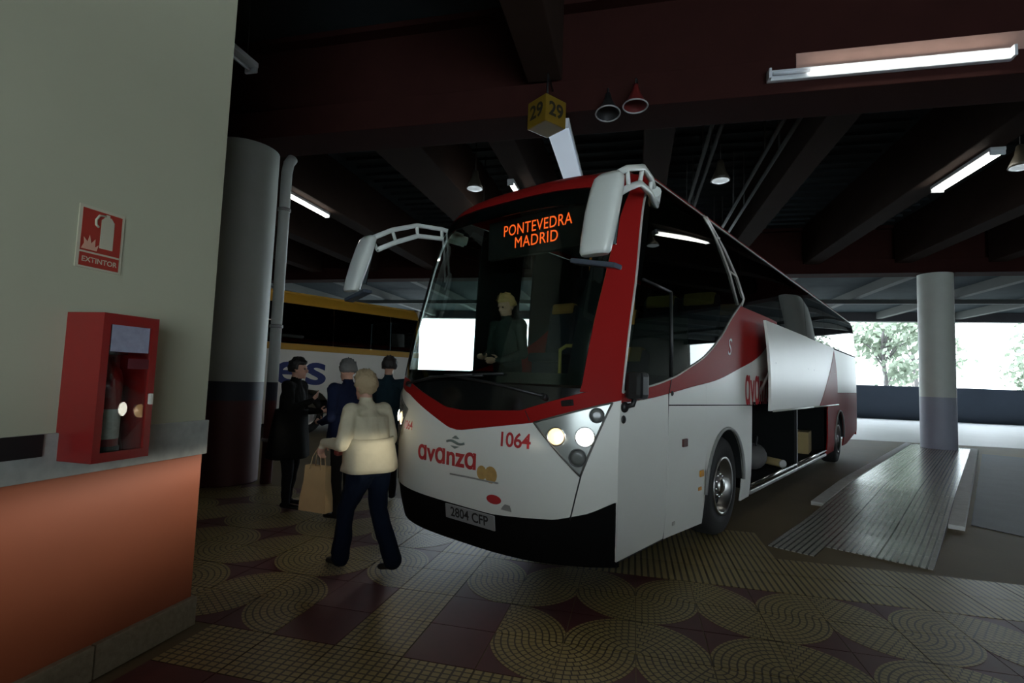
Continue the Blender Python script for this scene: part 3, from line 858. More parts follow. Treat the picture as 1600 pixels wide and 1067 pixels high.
# ---- lettering on the front
def on_front(t0, z0, sl=0.0): return lambda x, y: fpt(t0 + x, z0 + y + sl * x, 0.005)
text_obj('operator_name', text_mesh('\u0251v\u0251nz\u0251', 0.215, 1.0, 0.006, xs=1.08), on_front(-0.12, 0.925), REDTXT, bus)
text_obj('fleet_number', text_mesh('1064', 0.15, 0.95, 0.003, xs=0.95), on_front(0.585, 1.115), REDTXT, bus)
text_obj('fleet_number', text_mesh('1064', 0.11, 0.95, 0.002, xs=0.9), on_front(-0.70, 1.12), REDTXT, bus)
MB().tube([fpt(-0.10 + 0.2 * k / 10, 1.045 + 0.010 * math.sin(k / 10 * PI * 2), 0.004) for k in range(11)], 0.011, 6).build('maker_badge', mat('badge_green_grey', (0.16, 0.2, 0.18), 0.4), bus)
MB().prism([(-0.04, 1.075), (0.04, 1.075), (0.0, 1.10)], fpt(0, 1.08)[1] - .012, fpt(0, 1.08)[1], axis='y').build('maker_badge', MATS['badge_green_grey'], bus)
MB().prism([(-0.05, 1.015), (0.05, 1.015), (0.0, 0.995)], fpt(0, 1.0)[1] - .012, fpt(0, 1.0)[1], axis='y').build('maker_badge', MATS['badge_green_grey'], bus)
sun = MB()
for (t, z, rx, rz_) in ((0.30, 0.845, 0.05, 0.055), (0.39, 0.84, 0.06, 0.065)):
    n = 14; c = len(sun.v); sun.v.append(Vector(fpt(t, z, 0.005)))
    for k in range(n): sun.v.append(Vector(fpt(t + rx * math.cos(2 * PI * k / n), z + rz_ * math.sin(2 * PI * k / n), 0.005)))
    for k in range(n): sun.face((c, c + 1 + k, c + 1 + (k + 1) % n))
sun.build('sun_emblem', mat('gold_vinyl', (0.48, 0.30, 0.10), 0.5, var=0.3, vscale=20), bus, fix=False)
MB().tube([fpt(t, 0.79 - 0.01 * abs(t - .2), 0.003) for t in lin(-0.05, 0.46, 8)], 0.007, 6).build('emblem_underline', mat('grey_vinyl', (0.3, 0.3, 0.28), 0.5), bus)
sw = MB()
n = 16; c = len(sw.v); sw.v.append(Vector(fpt(0.42, 0.66, 0.005)))
for k in range(n): sw.v.append(Vector(fpt(0.42 + .07 * math.cos(2 * PI * k / n), 0.66 + .035 * math.sin(2 * PI * k / n), 0.005)))
for k in range(n): sw.face((c, c + 1 + k, c + 1 + (k + 1) % n))
sw.build('dealer_badge', REDTXT, bus, fix=False)
MB().prism([(0.47, 0.595), (0.58, 0.595), (0.56, 0.635), (0.52, 0.64)], fpt(.52, .6)[1] - .005, fpt(.52, .6)[1] + .004, axis='y').build('dealer_badge', MATS['grey_vinyl'], bus)
# plate
pl = MB().box((0.17, s0z(.45) - 0.012, 0.485), (0.54, 0.012, 0.115), rot=Matrix.Rotation(math.radians(8), 3, 'X'), bev=.004).build('licence_plate', mat('plate_white', (0.30, 0.31, 0.31), 0.5), bus)
text_obj('plate_characters', text_mesh('2804 CFP', 0.105, 1.0, 0.002), lambda x, y: (0.17 + x, s0z(.45) - 0.0195 - y * math.tan(math.radians(8)), 0.485 + y), BLKT, pl)
# wipers
for (t0, z0, t1, z1) in ((-0.75, 1.50, 0.15, 1.60), (0.80, 1.46, -0.05, 1.58)):
    wp = MB()
    wp.tube([fpt(t0, z0, 0.03), fpt((t0 + t1) / 2, (z0 + z1) / 2 + .02, 0.05), fpt(t1, z1, 0.035)], 0.012, 6)
    wp.tube([fpt(t1 - .35, z1 - .01, 0.02), fpt(t1 + .3, z1 + .015, 0.02)], 0.01, 6)
    wp.tube([fpt(t0, z0 - .02, -.02), fpt(t0, z0, .04)], 0.025, 8)
    wp.build('wiper', BLACK, bus)
MB().box(fpt(0.95, 1.415, 0.014), (0.12, 0.02, 0.045), rot=Matrix.Rotation(-0.15, 3, 'Y'), bev=.008).build('door_pull', BLACK, bus)

# ---- destination display
db = empty('destination_display'); db.parent = bus
MB().box((0.31, 0.60, 2.87), (1.15, 0.06, 0.36), bev=0.01).build('board', LEDOFF, db)
text_obj('led_text', text_mesh('PONTEVEDRA', 0.145, 1.06, 0.0, xs=0.80), lambda x, y: (0.31 + x, 0.566, 2.935 + y), LED, db)
text_obj('led_text', text_mesh('MADRID', 0.145, 1.06, 0.0, xs=0.86), lambda x, y: (0.31 + x, 0.566, 2.81 + y), LED, db)

# ---- side skins
swup = spline_tab([(0.42, 1.505), (0.9, 1.555), (1.4, 1.645), (1.77, 1.75), (2.17, 1.88), (2.66, 2.13), (2.91, 2.30), (3.33, 2.54)])
swlo = spline_tab([(0.42, 1.43), (1.0, 1.47), (1.78, 1.56), (2.47, 1.64), (3.1, 1.76), (4.0, 1.96), (4.6, 2.2), (5.2, 2.46)])
swtop = lambda s: swup(s) if s < 3.33 else 2.545 - 0.02 * (s - 3.33)
AX1, AX2, AR, AZ = 2.79, 10.35, 0.61, 0.52
LEN = 13.15
def archlo(base):
    def f(s):
        z = base(s)
        for c in (AX1, AX2):
            d = abs(s - c)
            if d < AR: z = max(z, AZ + math.sqrt(AR * AR - d * d))
        return z
    return f
def us_with(a, b, n, extra):
    u = sorted(set([round(x, 5) for x in lin(a, b, n)] + [e for e in extra if a < e < b]))
    return u
ARCHU = sorted(sum([[c + AR * math.cos(PI * k / 18) for k in range(19)] + [c - AR - 1e-4, c + AR + 1e-4] for c in (AX1, AX2)], []))
skirt = lerp_tab([(0.42, 0.30), (1.3, 0.28), (2.2, 0.24), (3.6, 0.27), (9.0, 0.30), (11.5, 0.33), (13.2, 0.55)])
for sg in (1, -1):
    S = lambda off=0.0, sg=sg: (lambda s, z: spt(s, z, off, sg))
    TH = (-sg * 0.02, 0, 0)
    left = sg > 0
    # front door
    def dfn(u, z, sg=sg): return spt(scorner(z) * (1 - u) + 1.265 * u, z, 0.0, sg)
    d = patch('driver_door' if left else 'entrance_door', lin(0, 1, 10), lambda u: skirt(1.0), lambda u: swlo(0.42 + u * .85) - .003, 12, dfn, WHITE, bus, TH)
    if left:
        MB().ell(spt(0.47, 1.31, .004), (0.014, 0.03, 0.03)).build('hinge', BLACK, d); MB().ell(spt(0.47, 1.40, .01), (0.03, 0.04, 0.04)).build('hinge', BLACK, d)
    patch('side_panel', us_with(1.275, 3.72, 40, ARCHU), archlo(skirt), lambda s: swlo(s) - .003, 12, S(), WHITE, bus, TH)
    patch('red_swoosh', lin(0.44, 5.0, 60), lambda s: swlo(s), lambda s: max(swlo(s) + .002, min(swtop(s), 2.52)), 8, S(0.0015), RED, bus, TH)
    # belt above the luggage bays, white, behind the swoosh
    patch('upper_side_panel', lin(3.725, LEN, 60), lambda s: max(1.40 if s < 8.9 else 1.52, 0), lambda s: max(1.45, min(swlo(s), 2.44) - .003), 10, S(), WHITE, bus, TH)
    patch('rear_skirt_panel', us_with(8.9, LEN, 40, ARCHU), archlo(skirt), const(1.515), 10, S(0.0015), RED, bus, TH, label='red rear lower side')
    if not left:
        patch('luggage_door', lin(3.73, 8.89, 20), lambda s: skirt(s), const(1.395), 6, S(), WHITE, bus, TH)
    # ---- side glass
    striplin = lerp_tab([(2.39, 3.36), (3.36, 2.56)])
    pillz = lambda s: 1.56 + (s - 0.49) / (1.03 - 0.49) * (3.2 - 1.56)
    fw_hi = lambda s: min(max(pillz(s), swup(s) + .01), 3.33, striplin(s) if s > 2.39 else 9)
    SG = CLEAR if not left else TINT
    if left:
        w1 = patch('side_window', us_with(0.50, 3.30, 50, [2.39]), lambda s: swup(s) + .004, lambda s: max(fw_hi(s), swup(s) + .006), 14, S(), DRVGLASS, bus, (-sg * .006, 0, 0), label='driver side window')
        seam([spt(1.32, 1.64, .003), spt(1.32, 2.38, .003)], w1, 0.014, BLACK, 'window_bar')
        seam([spt(0.78, 2.40, .003), spt(1.32, 2.38, .003)], w1, 0.012, BLACK, 'window_bar')
    else:
        patch('door_window', lin(0.56, 1.42, 12), lambda s: 1.62, lambda s: min(3.1, max(1.7, pillz(s) - .05)), 14, S(), CLEAR, bus, (-sg * .006, 0, 0), label='clear entrance door glass')
        patch('door_post', lin(1.42, 2.20, 4), lambda s: swup(s) + .004, const(3.33), 8, S(-0.004), BLACK, bus, TH)
        patch('side_window', lin(2.20, 2.44, 4), lambda s: swup(s) + .004, const(3.33), 8, S(), CLEAR, bus, (-sg * .006, 0, 0))
        patch('window_blind', lin(2.445, 3.40, 6), lambda s: swup(s) + .004, const(3.33), 8, S(-0.004), BLACK, bus, TH)
    cuts = [3.42, 5.2, 7.0, 8.8, 10.6, 12.2, LEN - .02]
    for a, b2 in zip(cuts, cuts[1:]):
        patch('side_window', lin(a + .012, b2 - .012, 8), const(2.47), const(3.345), 8, S(), TINT, bus, (-sg * .006, 0, 0))
    if left:
        patch('side_window', lin(2.52, 3.40, 14), lambda s: max(striplin(s) + .06, 2.555), const(3.345), 8, S(), TINT, bus, (-sg * .006, 0, 0))
        # light metal twin trim across the glass
        tr = MB()
        tr.tube([spt(2.36, 3.36, .008), spt(2.70, 3.08, .008), spt(2.97, 2.84, .008), spt(3.20, 2.52, .006)], 0.013, 6)
        tr.tube([spt(2.45, 3.37, .008), spt(2.85, 3.08, .008), spt(3.22, 2.84, .008), spt(3.44, 2.62, .008), spt(3.34, 2.53, .008)], 0.015, 6)
        tr.tube([spt(2.93, 2.87, .008), spt(3.20, 2.85, .008)], 0.011, 6)
        tr.tube([spt(2.60, 3.17, .008), spt(2.70, 3.19, .008)], 0.011, 6)
        tr.build('window_trim', GREYTRIM, bus)
    # light line under the glass along the swoosh
    MB().tube([spt(s, swup(s) + .002, .004, sg) for s in lin(0.45, 3.3, 30)], 0.008, 6).build('swoosh_edge_trim', GREYTRIM, bus)
    patch('cantrail', lin(0.98, LEN, 40), const(3.352), const(3.54), 8, lambda s, z, sg=sg: spt(max(s, scorner(z) - .02), z, 0.002, sg), RED, bus, (-sg * .02, 0, -.005), label='red edge of the roof')
    MB().tube([spt(s, 3.35, .006, sg) for s in lin(1.05, LEN, 20)], 0.006, 6).build('gutter_trim', GREYTRIM, bus)
    # wheel arch lips and liners
    for c in (AX1, AX2):
        lip = MB(); lip.tube([spt(c + AR * math.cos(PI * k / 20), max(skirt(c), AZ + AR * math.sin(PI * k / 20)), .008, sg) for k in range(21)], 0.018, 6)
        lip.build('arch_lip', mat('grey_arch_lip', (0.25, 0.25, 0.24), 0.5), bus)
        ln = MB(); n0 = 0
        for xx in (0.01, 0.42):
            for k in range(21):
                ln.v.append(Vector((sg * (1.24 - xx), c + (AR - .002) * math.cos(PI * k / 20), AZ + (AR - .002) * math.sin(PI * k / 20))))
        for k in range(20): ln.face((k, k + 1, 22 + k, 21 + k), True)
        ln.face([21 + k for k in range(21)])
        ln.build('arch_liner', BLACK, bus, fix=False)
# seam lines on the visible side
sm_ = mat('seam_black', (0.012, 0.012, 0.012), 0.7)
for pts in ([spt(1.27, 0.27, 0), spt(1.27, 1.49, 0), spt(1.32, 1.62, 0)], [spt(1.27, 1.40, 0), spt(3.72, 1.36, 0)]):
    MB().tube(pts, 0.006, 6).build('seam', sm_, bus)
MB().ell(spt(1.34, 1.50, .0), (0.014, 0.022, 0.022)).build('lock', BLACK, bus)
MB().box(spt(1.62, 1.06, .008), (0.02, 0.10, 0.07), bev=.006).build('door_handle', mat('dark_red_handle', (0.08, 0.02, 0.018), 0.5), bus)
MB().box(spt(2.05, 0.74, .008), (0.016, 0.09, 0.06), bev=.006).build('side_marker', AMBER, bus)
MB().box(spt(2.02, 0.60, .006), (0.008, 0.07, 0.03)).build('side_marker', AMBER, bus)
MB().box(spt(1.45, 0.38, .004), (0.008, 0.05, 0.03)).build('reflector', GREYTRIM, bus)
def on_side(s0, z0): return lambda x, y: spt(s0 + x, z0 + y, 0.006)
text_obj('side_name', text_mesh('\u0251v\u0251nz\u0251', 0.60, 1.0, 0.012, xs=0.62, align='LEFT'), lambda x, y: spt(3.42 + x, 1.56 + y, .004), REDTXT, bus)
text_obj('swoosh_letter', text_mesh('S', 0.27, 1.0, 0.0, shear=0.3), on_side(2.86, 2.0), WHITETXT, bus)
# roof, rear, floor pan
def roofpt(u, s):
    z = 3.54 + 0.05 * (1 - u * u); return (u * 0.845, s, z)
rf = MB(); US_ = lin(-1, 1, 12); SS = lin(1.2, LEN, 10)
for u in US_:
    for s in SS: rf.v.append(Vector(roofpt(u, s)))
for i in range(12):
    for j in range(10): rf.face((i * 11 + j, (i + 1) * 11 + j, (i + 1) * 11 + j + 1, i * 11 + j + 1), True)
rf.build('roof', WHITE, bus, fix=False)
MB().box((0, 6.5, 3.64), (1.5, 2.6, 0.14), bev=.06).build('roof_unit', WHITE, bus)
def rear(u, z): return (u * wz(z), LEN + 0.06 * (1 - u * u), z)
patch('rear_panel', lin(-1, 1, 20), const(0.45), const(2.2), 10, rear, RED, bus, (0, -.02, 0))
patch('rear_window', lin(-1, 1, 20), const(2.205), const(3.2), 6, rear, TINT, bus, (0, -.01, 0))
patch('rear_roof_edge', lin(-1, 1, 20), const(3.205), const(3.545), 6, rear, RED, bus, (0, -.02, 0))
MB().box((0, 1.55, 0.52), (1.5, 2.6, 0.35)).box((0, 11.0, 0.62), (0.9, 3.8, 0.35)).build('chassis', BLACK, bus)
MB().box((0, 1.18, 0.28), (2.36, 1.4, 0.06)).build('underfloor', BLACK, bus)

# ---- luggage bays
def baybox(a, b2):
    m = MB()
    m.box((0.2, (a + b2) / 2, 0.36), (1.98, b2 - a, 0.03))
    m.box((0.2, (a + b2) / 2, 1.40), (1.98, b2 - a, 0.02))
    m.box((-0.78, (a + b2) / 2, 0.88), (0.02, b2 - a, 1.04))
    m.box((0.2, a + .01, 0.88), (1.98, 0.02, 1.04)); m.box((0.2, b2 - .01, 0.88), (1.98, 0.02, 1.04))
    return m
for a, b2 in ((3.76, 6.28), (6.32, 8.86)):
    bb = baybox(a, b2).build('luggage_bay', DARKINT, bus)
    MB().tube([(1.215, a + .03, 0.39), (1.215, b2 - .03, 0.39)], 0.022, 8).build('bay_sill', CHROME, bb)
MB().box((1.215, 6.3, 0.31), (0.03, 5.1, 0.05), bev=.01).build('sill_rail', STEEL, bus)
MB().box((1.20, 6.3, 0.86), (0.05, 0.06, 1.05)).build('bay_post', BLACK, bus)
HT = [(3.80, 6.26, 0.215), (6.30, 8.80, 0.20)]
for a, b2, off in HT:
    hz0, hz1 = 1.30, 2.40
    m = MB()
    hobj = patch('luggage_hatch', lin(a, b2, 14), const(hz0), const(hz1), 10, lambda s, z, off=off: (1.25 + off - 0.05 * ((z - hz0) / 1.1 - .5) ** 2 * 2 - 0.05 * (z - hz0), s, z), WHITE, bus, (-0.03, 0, 0), label='white luggage hatch lifted out and up')
    for yy in (a + .25, b2 - .25):
        MB().tube([(1.18, yy, 1.36), (1.25 + off - .04, yy + .02, 1.9)], 0.02, 8).build('lift_arm', STEEL, hobj)
    MB().tube([(1.25 + off, a + .02, hz0), (1.25 + off, b2 - .02, hz0)], 0.012, 6).build('hatch_edge', GREYTRIM, hobj)
    if a > 5:
        patch('red_wedge', lin(b2 - 1.8, b2 - .004, 10), const(hz0 + .004), lambda s, b2=b2: hz0 + .006 + 1.05 * (s - b2 + 1.8) / 1.8, 6, lambda s, z, off=off: (1.25 + off - 0.1 * ((z - hz0) / 1.1 - .5) ** 2 - 0.05 * (z - hz0) + .004, s, z), RED, hobj, (-0.004, 0, 0))

# ---- wheels
def wheel(sg, s):
    r = empty('wheel', (0, 0, 0)); r.parent = bus
    X = sg * 1.0
    o = (sg * 1.06, s, 0.52)
    MB().lathe([(0.30, -0.15), (0.42, -0.155), (0.49, -0.14), (0.515, -0.10), (0.52, -0.05), (0.52, 0.05), (0.515, 0.10), (0.49, 0.14), (0.42, 0.155), (0.30, 0.15), (0.285, 0.0), (0.30, -0.15)], 48, o, 'x', cap=False).build('tyre', RUBBER, r)
    d = sg
    MB().lathe([(0.302, 0.15 * d), (0.305, 0.165 * d), (0.275, 0.16 * d), (0.262, 0.06 * d), (0.235, 0.035 * d), (0.15, 0.07 * d), (0.14, 0.10 * d), (0.0, 0.11 * d)], 48, o, 'x', cap=False).build('rim', mat('worn_alloy', (0.42, 0.42, 0.41), 0.3, metal=1.0), r)
    MB().lathe([(0.0, 0.165 * d), (0.06, 0.16 * d), (0.085, 0.14 * d), (0.09, 0.09 * d)], 24, o, 'x').build('hub_cap', STEEL, r)
    hm = MB().lathe([(0.0, 0.0), (0.036, 0.0), (0.038, -0.012 * d)], 12, axis='x').mesh('vent_hole', BLACK)
    nm = MB().lathe([(0.0, 0.03 * d), (0.012, 0.03 * d), (0.014, 0.0)], 6, axis='x').mesh('wheel_nut', CHROME)
    for k in range(10):
        a = 2 * PI * k / 10
        for nme, me, rr, xx in (('vent_hole', hm, 0.205, 0.062), ('wheel_nut', nm, 0.118, 0.100)):
            q = bpy.data.objects.new(nme, me); col.objects.link(q); q.parent = r
            q.location = (o[0] + xx * d, o[1] + rr * math.cos(a + .2), o[2] + rr * math.sin(a + .2))
    return r
for sg in (1, -1):
    wheel(sg, AX1); wheel(sg, AX2)

# ---- mirrors: arm from the roof corner with an open web, head hanging in front
M_MIR = mat('white_mirror_shell', (0.66, 0.70, 0.67), 0.3, coat=0.4)
for sg in (1, -1):
    mr = empty('wing_mirror'); mr.parent = bus
    up_ = [(1.18, 1.10, 3.20), (1.26, 0.85, 3.23), (1.33, 0.55, 3.21), (1.36, 0.25, 3.09), (1.37, 0.02, 2.95)]
    dn_ = [(1.18, 1.12, 3.10), (1.25, 0.85, 3.12), (1.31, 0.55, 3.09), (1.35, 0.30, 2.97), (1.36, 0.08, 2.84)]
    f = lambda p: (sg * p[0], p[1], p[2])
    arm = MB(); arm.tube([f(p) for p in up_], 0.026, 8).tube([f(p) for p in dn_], 0.026, 8)
    for a, b2 in zip(up_, dn_): arm.tube([f(a), f(b2)], 0.018, 8)
    arm.tube([f((1.15, 1.14, 3.14)), f((1.24, 0.97, 3.17))], 0.05, 10)
    arm.build('arm', M_MIR, mr)
    hd = MB()
    prof = [(2.96, -0.01, .075, .035), (2.93, -0.02, .105, .05), (2.84, -0.05, .115, .058), (2.68, -0.10, .118, .058), (2.50, -0.15, .112, .055), (2.40, -0.175, .105, .05), (2.375, -0.18, .09, .04)]
    n0 = 0; seg = 24
    for (z, yy, rx, ry) in prof:
        for k in range(seg):
            a = 2 * PI * k / seg
            c_, s_ = math.cos(a), math.sin(a)
            ex_ = lambda q: math.copysign(abs(q) ** 0.6, q)
            hd.v.append(Vector((sg * 1.375 + rx * ex_(c_), yy + ry * ex_(s_), z)))
    for i in range(len(prof) - 1):
        for k in range(seg):
            a = i * seg + k; b2 = i * seg + (k + 1) % seg
            hd.face((a, b2, b2 + seg, a + seg), True)
    hd.face(list(range(seg))); hd.face([(len(prof) - 1) * seg + k for k in range(seg)])
    h_ = hd.build('head', M_MIR, mr)
    MB().box((sg * 1.375, -0.035, 2.68), (0.19, 0.012, 0.46), rot=Matrix.Rotation(math.radians(-11), 3, 'X'), bev=.005).build('mirror_glass', mat('mirror', (0.6, 0.65, 0.7), 0.03, metal=1), h_)
    MB().box((sg * (1.375 - .03), -0.12, 2.335), (0.34, 0.10, 0.035), rot=Matrix.Rotation(math.radians(sg * 12), 3, 'Y'), bev=.012).build('lower_mirror', mat('dark_blue_grey_mirror', (0.06, 0.075, 0.10), 0.2), h_)
dm = MB().box(spt(0.52, 1.56, 0.085), (0.13, 0.15, 0.20), bev=.035).build('door_mirror', BLACK, bus)
MB().tube([spt(0.47, 1.40, .0), spt(0.48, 1.42, .07), spt(0.5, 1.48, .08)], 0.02, 8).build('bracket', BLACK, dm)

# ---- inside the coach
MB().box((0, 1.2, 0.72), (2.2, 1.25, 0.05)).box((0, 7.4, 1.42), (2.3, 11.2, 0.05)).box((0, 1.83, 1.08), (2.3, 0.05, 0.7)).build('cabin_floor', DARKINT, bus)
MB().box((0, 7.2, 3.38), (2.0, 11.4, 0.04)).build('headliner', mat('headliner', (0.05, 0.055, 0.055), 0.9), bus)
dash = MB()
dash.prism([(0.40, 1.48), (0.64, 1.56), (0.82, 1.42), (0.88, 1.05), (0.6, 0.8), (0.40, 0.9)], -0.55, 0.98, axis='x')
dash.build('dashboard', mat('charcoal_dashboard', (0.03, 0.031, 0.03), 0.75), bus)
st = MB()
n = 28; R0 = Matrix.Rotation(math.radians(38), 3, 'X')
st.tube([Vector((0.60, 0.92, 1.52)) + R0 @ Vector((0.22 * math.cos(2 * PI * k / n), 0.22 * math.sin(2 * PI * k / n), 0)) for k in range(n + 1)], 0.015, 8, cap=False)
for a in (0.5, 2.6, 4.7): st.tube([Vector((0.60, 0.92, 1.50)), Vector((0.60, 0.92, 1.52)) + R0 @ Vector((0.22 * math.cos(a), 0.22 * math.sin(a), 0))], 0.014, 6)
st.tube([(0.60, 0.92, 1.50), (0.60, 0.75, 1.30)], 0.04, 8)
st.build('steering_wheel', BLACK, bus)
def seat(x, y, z, name='seat'):
    r = empty(name, (x, y, z)); r.parent = bus
    MB().box((0, 0, 0.42), (0.44, 0.44, 0.12), bev=.04).box((0, 0, 0.18), (0.36, 0.34, 0.36)).build('cushion', SEATC, r)
    MB().box((0, 0.26, 0.80), (0.44, 0.12, 0.72), rot=Matrix.Rotation(math.radians(-10), 3, 'X'), bev=.05).build('backrest', SEATC, r)
    MB().box((0, 0.30, 1.10), (0.36, 0.13, 0.16), rot=Matrix.Rotation(math.radians(-10), 3, 'X'), bev=.04).build('headrest_cover', ORANGEC, r)
    return r
seat(0.62, 1.42, 0.75, 'driver_seat')
s_first = seat(-0.98, 2.6, 1.445)
for row in range(9):
    for x in (-0.93, -0.47, 0.47, 0.93):
        if row == 0 and x == -0.93: s_first.location = (x, 2.55, 1.445); continue
        if row == 0 and x < 0: continue
        copy_tree(s_first, bus).location = (x, 2.55 + row * 0.95, 1.445)
MB().box((0.72, 1.95, 1.95), (0.85, 0.03, 0.6), bev=.01).build('partition', mat('grey_partition', (0.06, 0.07, 0.065), 0.6), bus)
cu_ = MB(); N_ = 40
for k in range(N_ + 1):
    for z in (2.18, 3.2):
        cu_.v.append(Vector((0.05 + 0.55 * k / N_, 1.88 + 0.025 * math.sin(k * 1.3), z)))
for k in range(N_): cu_.face((2 * k, 2 * k + 2, 2 * k + 3, 2 * k + 1), True)
cu_.build('curtain', CURTAIN, bus, fix=False)
MB().tube([(0.78, 1.55, 2.55), (0.46, 1.50, 2.50), (0.34, 1.45, 2.28)], 0.018, 8).build('grab_rail', YELLOW, bus)
MB().tube([(0.32, 0.98, 1.42), (0.32, 0.98, 1.86), (0.36, 1.02, 1.9), (0.62, 1.1, 1.9)], 0.018, 8).build('grab_rail', YELLOW, bus)

MB().ell((0.15, 1.45, 3.20), (0.07, 0.07, 0.03)).build('added_fill_lamp', mat('fill_lamp_glow', (1, .9, .7), 0.4, emit=(1.0, 0.78, 0.45), estr=2.2), bus)  # unseen lamp, added to brighten the curtain and the person inside
# ---- luggage lying in the bays (things of their own)
def at_bus(name, s, t, z, rz=0.0): return empty(name, bw(s, t, z), -BA + rz)
cbx = at_bus('cardboard_box', 8.25, 0.80, 0.375, 0.1); tag(cbx, 'tan cardboard box in the rear open luggage bay', 'box')
MB().box((0, 0, 0.2), (0.5, 0.62, 0.4), bev=.008).build('carton', mat('cardboard', (0.36, 0.27, 0.12), 0.85, var=.12), cbx)
MB().box((0, 0, 0.401), (0.07, 0.624, 0.004)).build('tape', mat('brown_tape', (0.25, 0.17, 0.07), 0.4), cbx)
sc_ = at_bus('suitcase', 4.5, 0.40, 0.375, -0.2); tag(sc_, 'dark suitcase standing at the back of the front luggage bay', 'suitcase')
MB().box((0, 0, 0.29), (0.30, 0.62, 0.50), bev=.05).build('shell', mat('dark_suitcase', (0.03, 0.03, 0.035), 0.6), sc_)
MB().tube([(0, -.12, 0.54), (0, -.12, 0.58), (0, .12, 0.58), (0, .12, 0.54)], 0.014, 8).build('handle', BLACK, sc_)
for e in (-.22, .22): MB().lathe([(0.0, -.02), (0.04, -.02), (0.04, .02), (0.0, .02)], 14, (0, e, 0.04), 'x').build('castor', BLACK, sc_)
hb = at_bus('holdall', 5.25, 0.85, 0.375, 0.2); tag(hb, 'grey soft holdall in the front open luggage bay', 'bag')
MB().ell((0, 0, 0.19), (0.19, 0.34, 0.19)).build('bag_body', mat('grey_nylon', (0.12, 0.115, 0.11), 0.8, bump=.3), hb)
MB().tube([(0.05, -.14, 0.34), (0.05, -.08, 0.47), (0.05, .08, 0.47), (0.05, .14, 0.34)], 0.012, 8).build('handle', BLACK, hb)
pr = at_bus('parcel_tube', 5.98, 0.85, 0.375, 0.9); tag(pr, 'tan rolled parcel leaning towards the sill of the front luggage bay', 'parcel')
MB().tube([(0, -.36, 0.06), (0, .36, 0.06)], 0.06, 14).build('roll', MATS['cardboard'], pr)
for e in (-.365, .365): MB().tube([(0, e - .01, 0.06), (0, e + .01, 0.06)], 0.0605, 14).build('end_cap', mat('plastic_cap', (0.5, 0.5, 0.48), .5), pr)

# ================================================================== second coach, white and yellow, parked beyond the people
YEL = mat('coach_yellow_paint', (0.50, 0.27, 0.03), 0.35, coat=0.4)
OFFW = mat('coach_cream_paint', (0.80, 0.78, 0.72), 0.35, coat=0.4)
BLUET = mat('blue_lettering', (0.015, 0.03, 0.16), 0.5)
def bus2():
    o = bw(0, -9.12)
    r = empty('coach', (o.x, o.y, 0.0), -BA)
    tag(r, 'white coach with yellow roof and stripe and blue letters, parked behind the people', 'bus')
    a, e = -4.9, 7.05            # nose and tail along its length
    w2 = lerp_tab([(0.2, 0.03), (0.6, 0.0), (2.2, 0.0), (3.0, 0.03), (3.3, 0.07), (3.48, 0.18), (3.55, 0.35)])
    def sp(s, z, off=0.0): return (-w2(z) + off, s, z)
    arch = (3.62, -2.2)
    def lo(s):
        z = 0.32
        for c in arch:
            d = abs(s - c)
            if d < 0.6: z = max(z, 0.52 + math.sqrt(0.36 - d * d))
        return z
    us = us_with(a + .2, e, 60, [c + 0.6 * math.cos(PI * k / 14) for c in arch for k in range(15)])
    TH = (-0.02, 0, 0)
    patch('side_panel', us, lo, const(2.08), 8, sp, OFFW, r, TH)
    patch('yellow_stripe', us, const(2.083), const(2.24), 2, lambda s, z: sp(s, z, .003), YEL, r, TH)
    cuts = [a + .25, -3.0, -1.2, 0.6, 2.4, 4.2, 6.0, e]
    for p, q in zip(cuts, cuts[1:]):
        patch('side_window', lin(p + .008, q - .008, 4), const(2.245), const(3.22), 4, sp, TINT, r, (-.006, 0, 0))
    patch('yellow_roof_edge', lin(a + .2, e, 20), const(3.225), const(3.53), 6, lambda s, z: sp(s, z, .002), YEL, r, TH)
    MB().box((-1.28, (a + e) / 2, 3.5), (2.2, e - a - .2, 0.06)).build('roof', YEL, r)
    MB().box((-2.53, (a + e) / 2, 1.9), (0.03, e - a, 3.2)).build('far_side_panel', OFFW, r)
    MB().box((-1.27, (a + e) / 2, 1.4), (2.4, e - a - .4, 0.05)).build('cabin_floor', DARKINT, r)
    nose = MB(); nose.prism([(a, 0.32), (a - .1, 0.6), (a, 1.5), (a + .3, 3.2), (a + .55, 3.5), (a + .6, 3.5), (a + .4, 3.2), (a + .1, 1.5), (a + .05, .4)], -2.5, -0.02, axis='x')
    nose.build('nose_panel', OFFW, r)
    MB().box((-1.27, e - .01, 1.3), (2.45, 0.05, 1.9), bev=.02).box((-1.27, e - .01, 3.36), (2.4, 0.05, 0.3)).build('tail_panel', OFFW, r)
    MB().box((-1.27, e - .01, 2.73), (2.4, 0.03, 0.95)).build('tail_window', TINT, r)
    MB().box((-0.10, e + .02, 2.6), (0.10, 0.03, 0.3), bev=.01).build('tail_light', mat('teal_tail_glass', (0.02, 0.12, 0.11), .1), r)
    MB().box((-1.27, (a + e) / 2, 0.6), (1.0, e - a - 1, 0.3)).build('chassis', BLACK, r)
    for sgx in (0, -2.05):
        for c in arch:
            wh = empty('wheel'); wh.parent = r
            oo = (-0.25 + sgx, c, 0.515)
            MB().lathe([(0.3, -.14), (0.48, -.14), (0.515, -.09), (0.515, .09), (0.48, .14), (0.3, .14), (0.29, 0), (0.3, -.14)], 36, oo, 'x', cap=False).build('tyre', RUBBER, wh)
            MB().lathe([(0.0, .10), (0.12, .10), (0.22, .04), (0.29, .13), (0.3, .14)], 36, oo, 'x', cap=False).build('rim', STEEL, wh)
    text_obj('operator_letters', text_mesh('es', 1.12, 1.02, 0.02, xs=1.45, align='LEFT'), lambda x, y: sp(2.66 + x, 1.60 + y, .004), BLUET, r)
bus2()

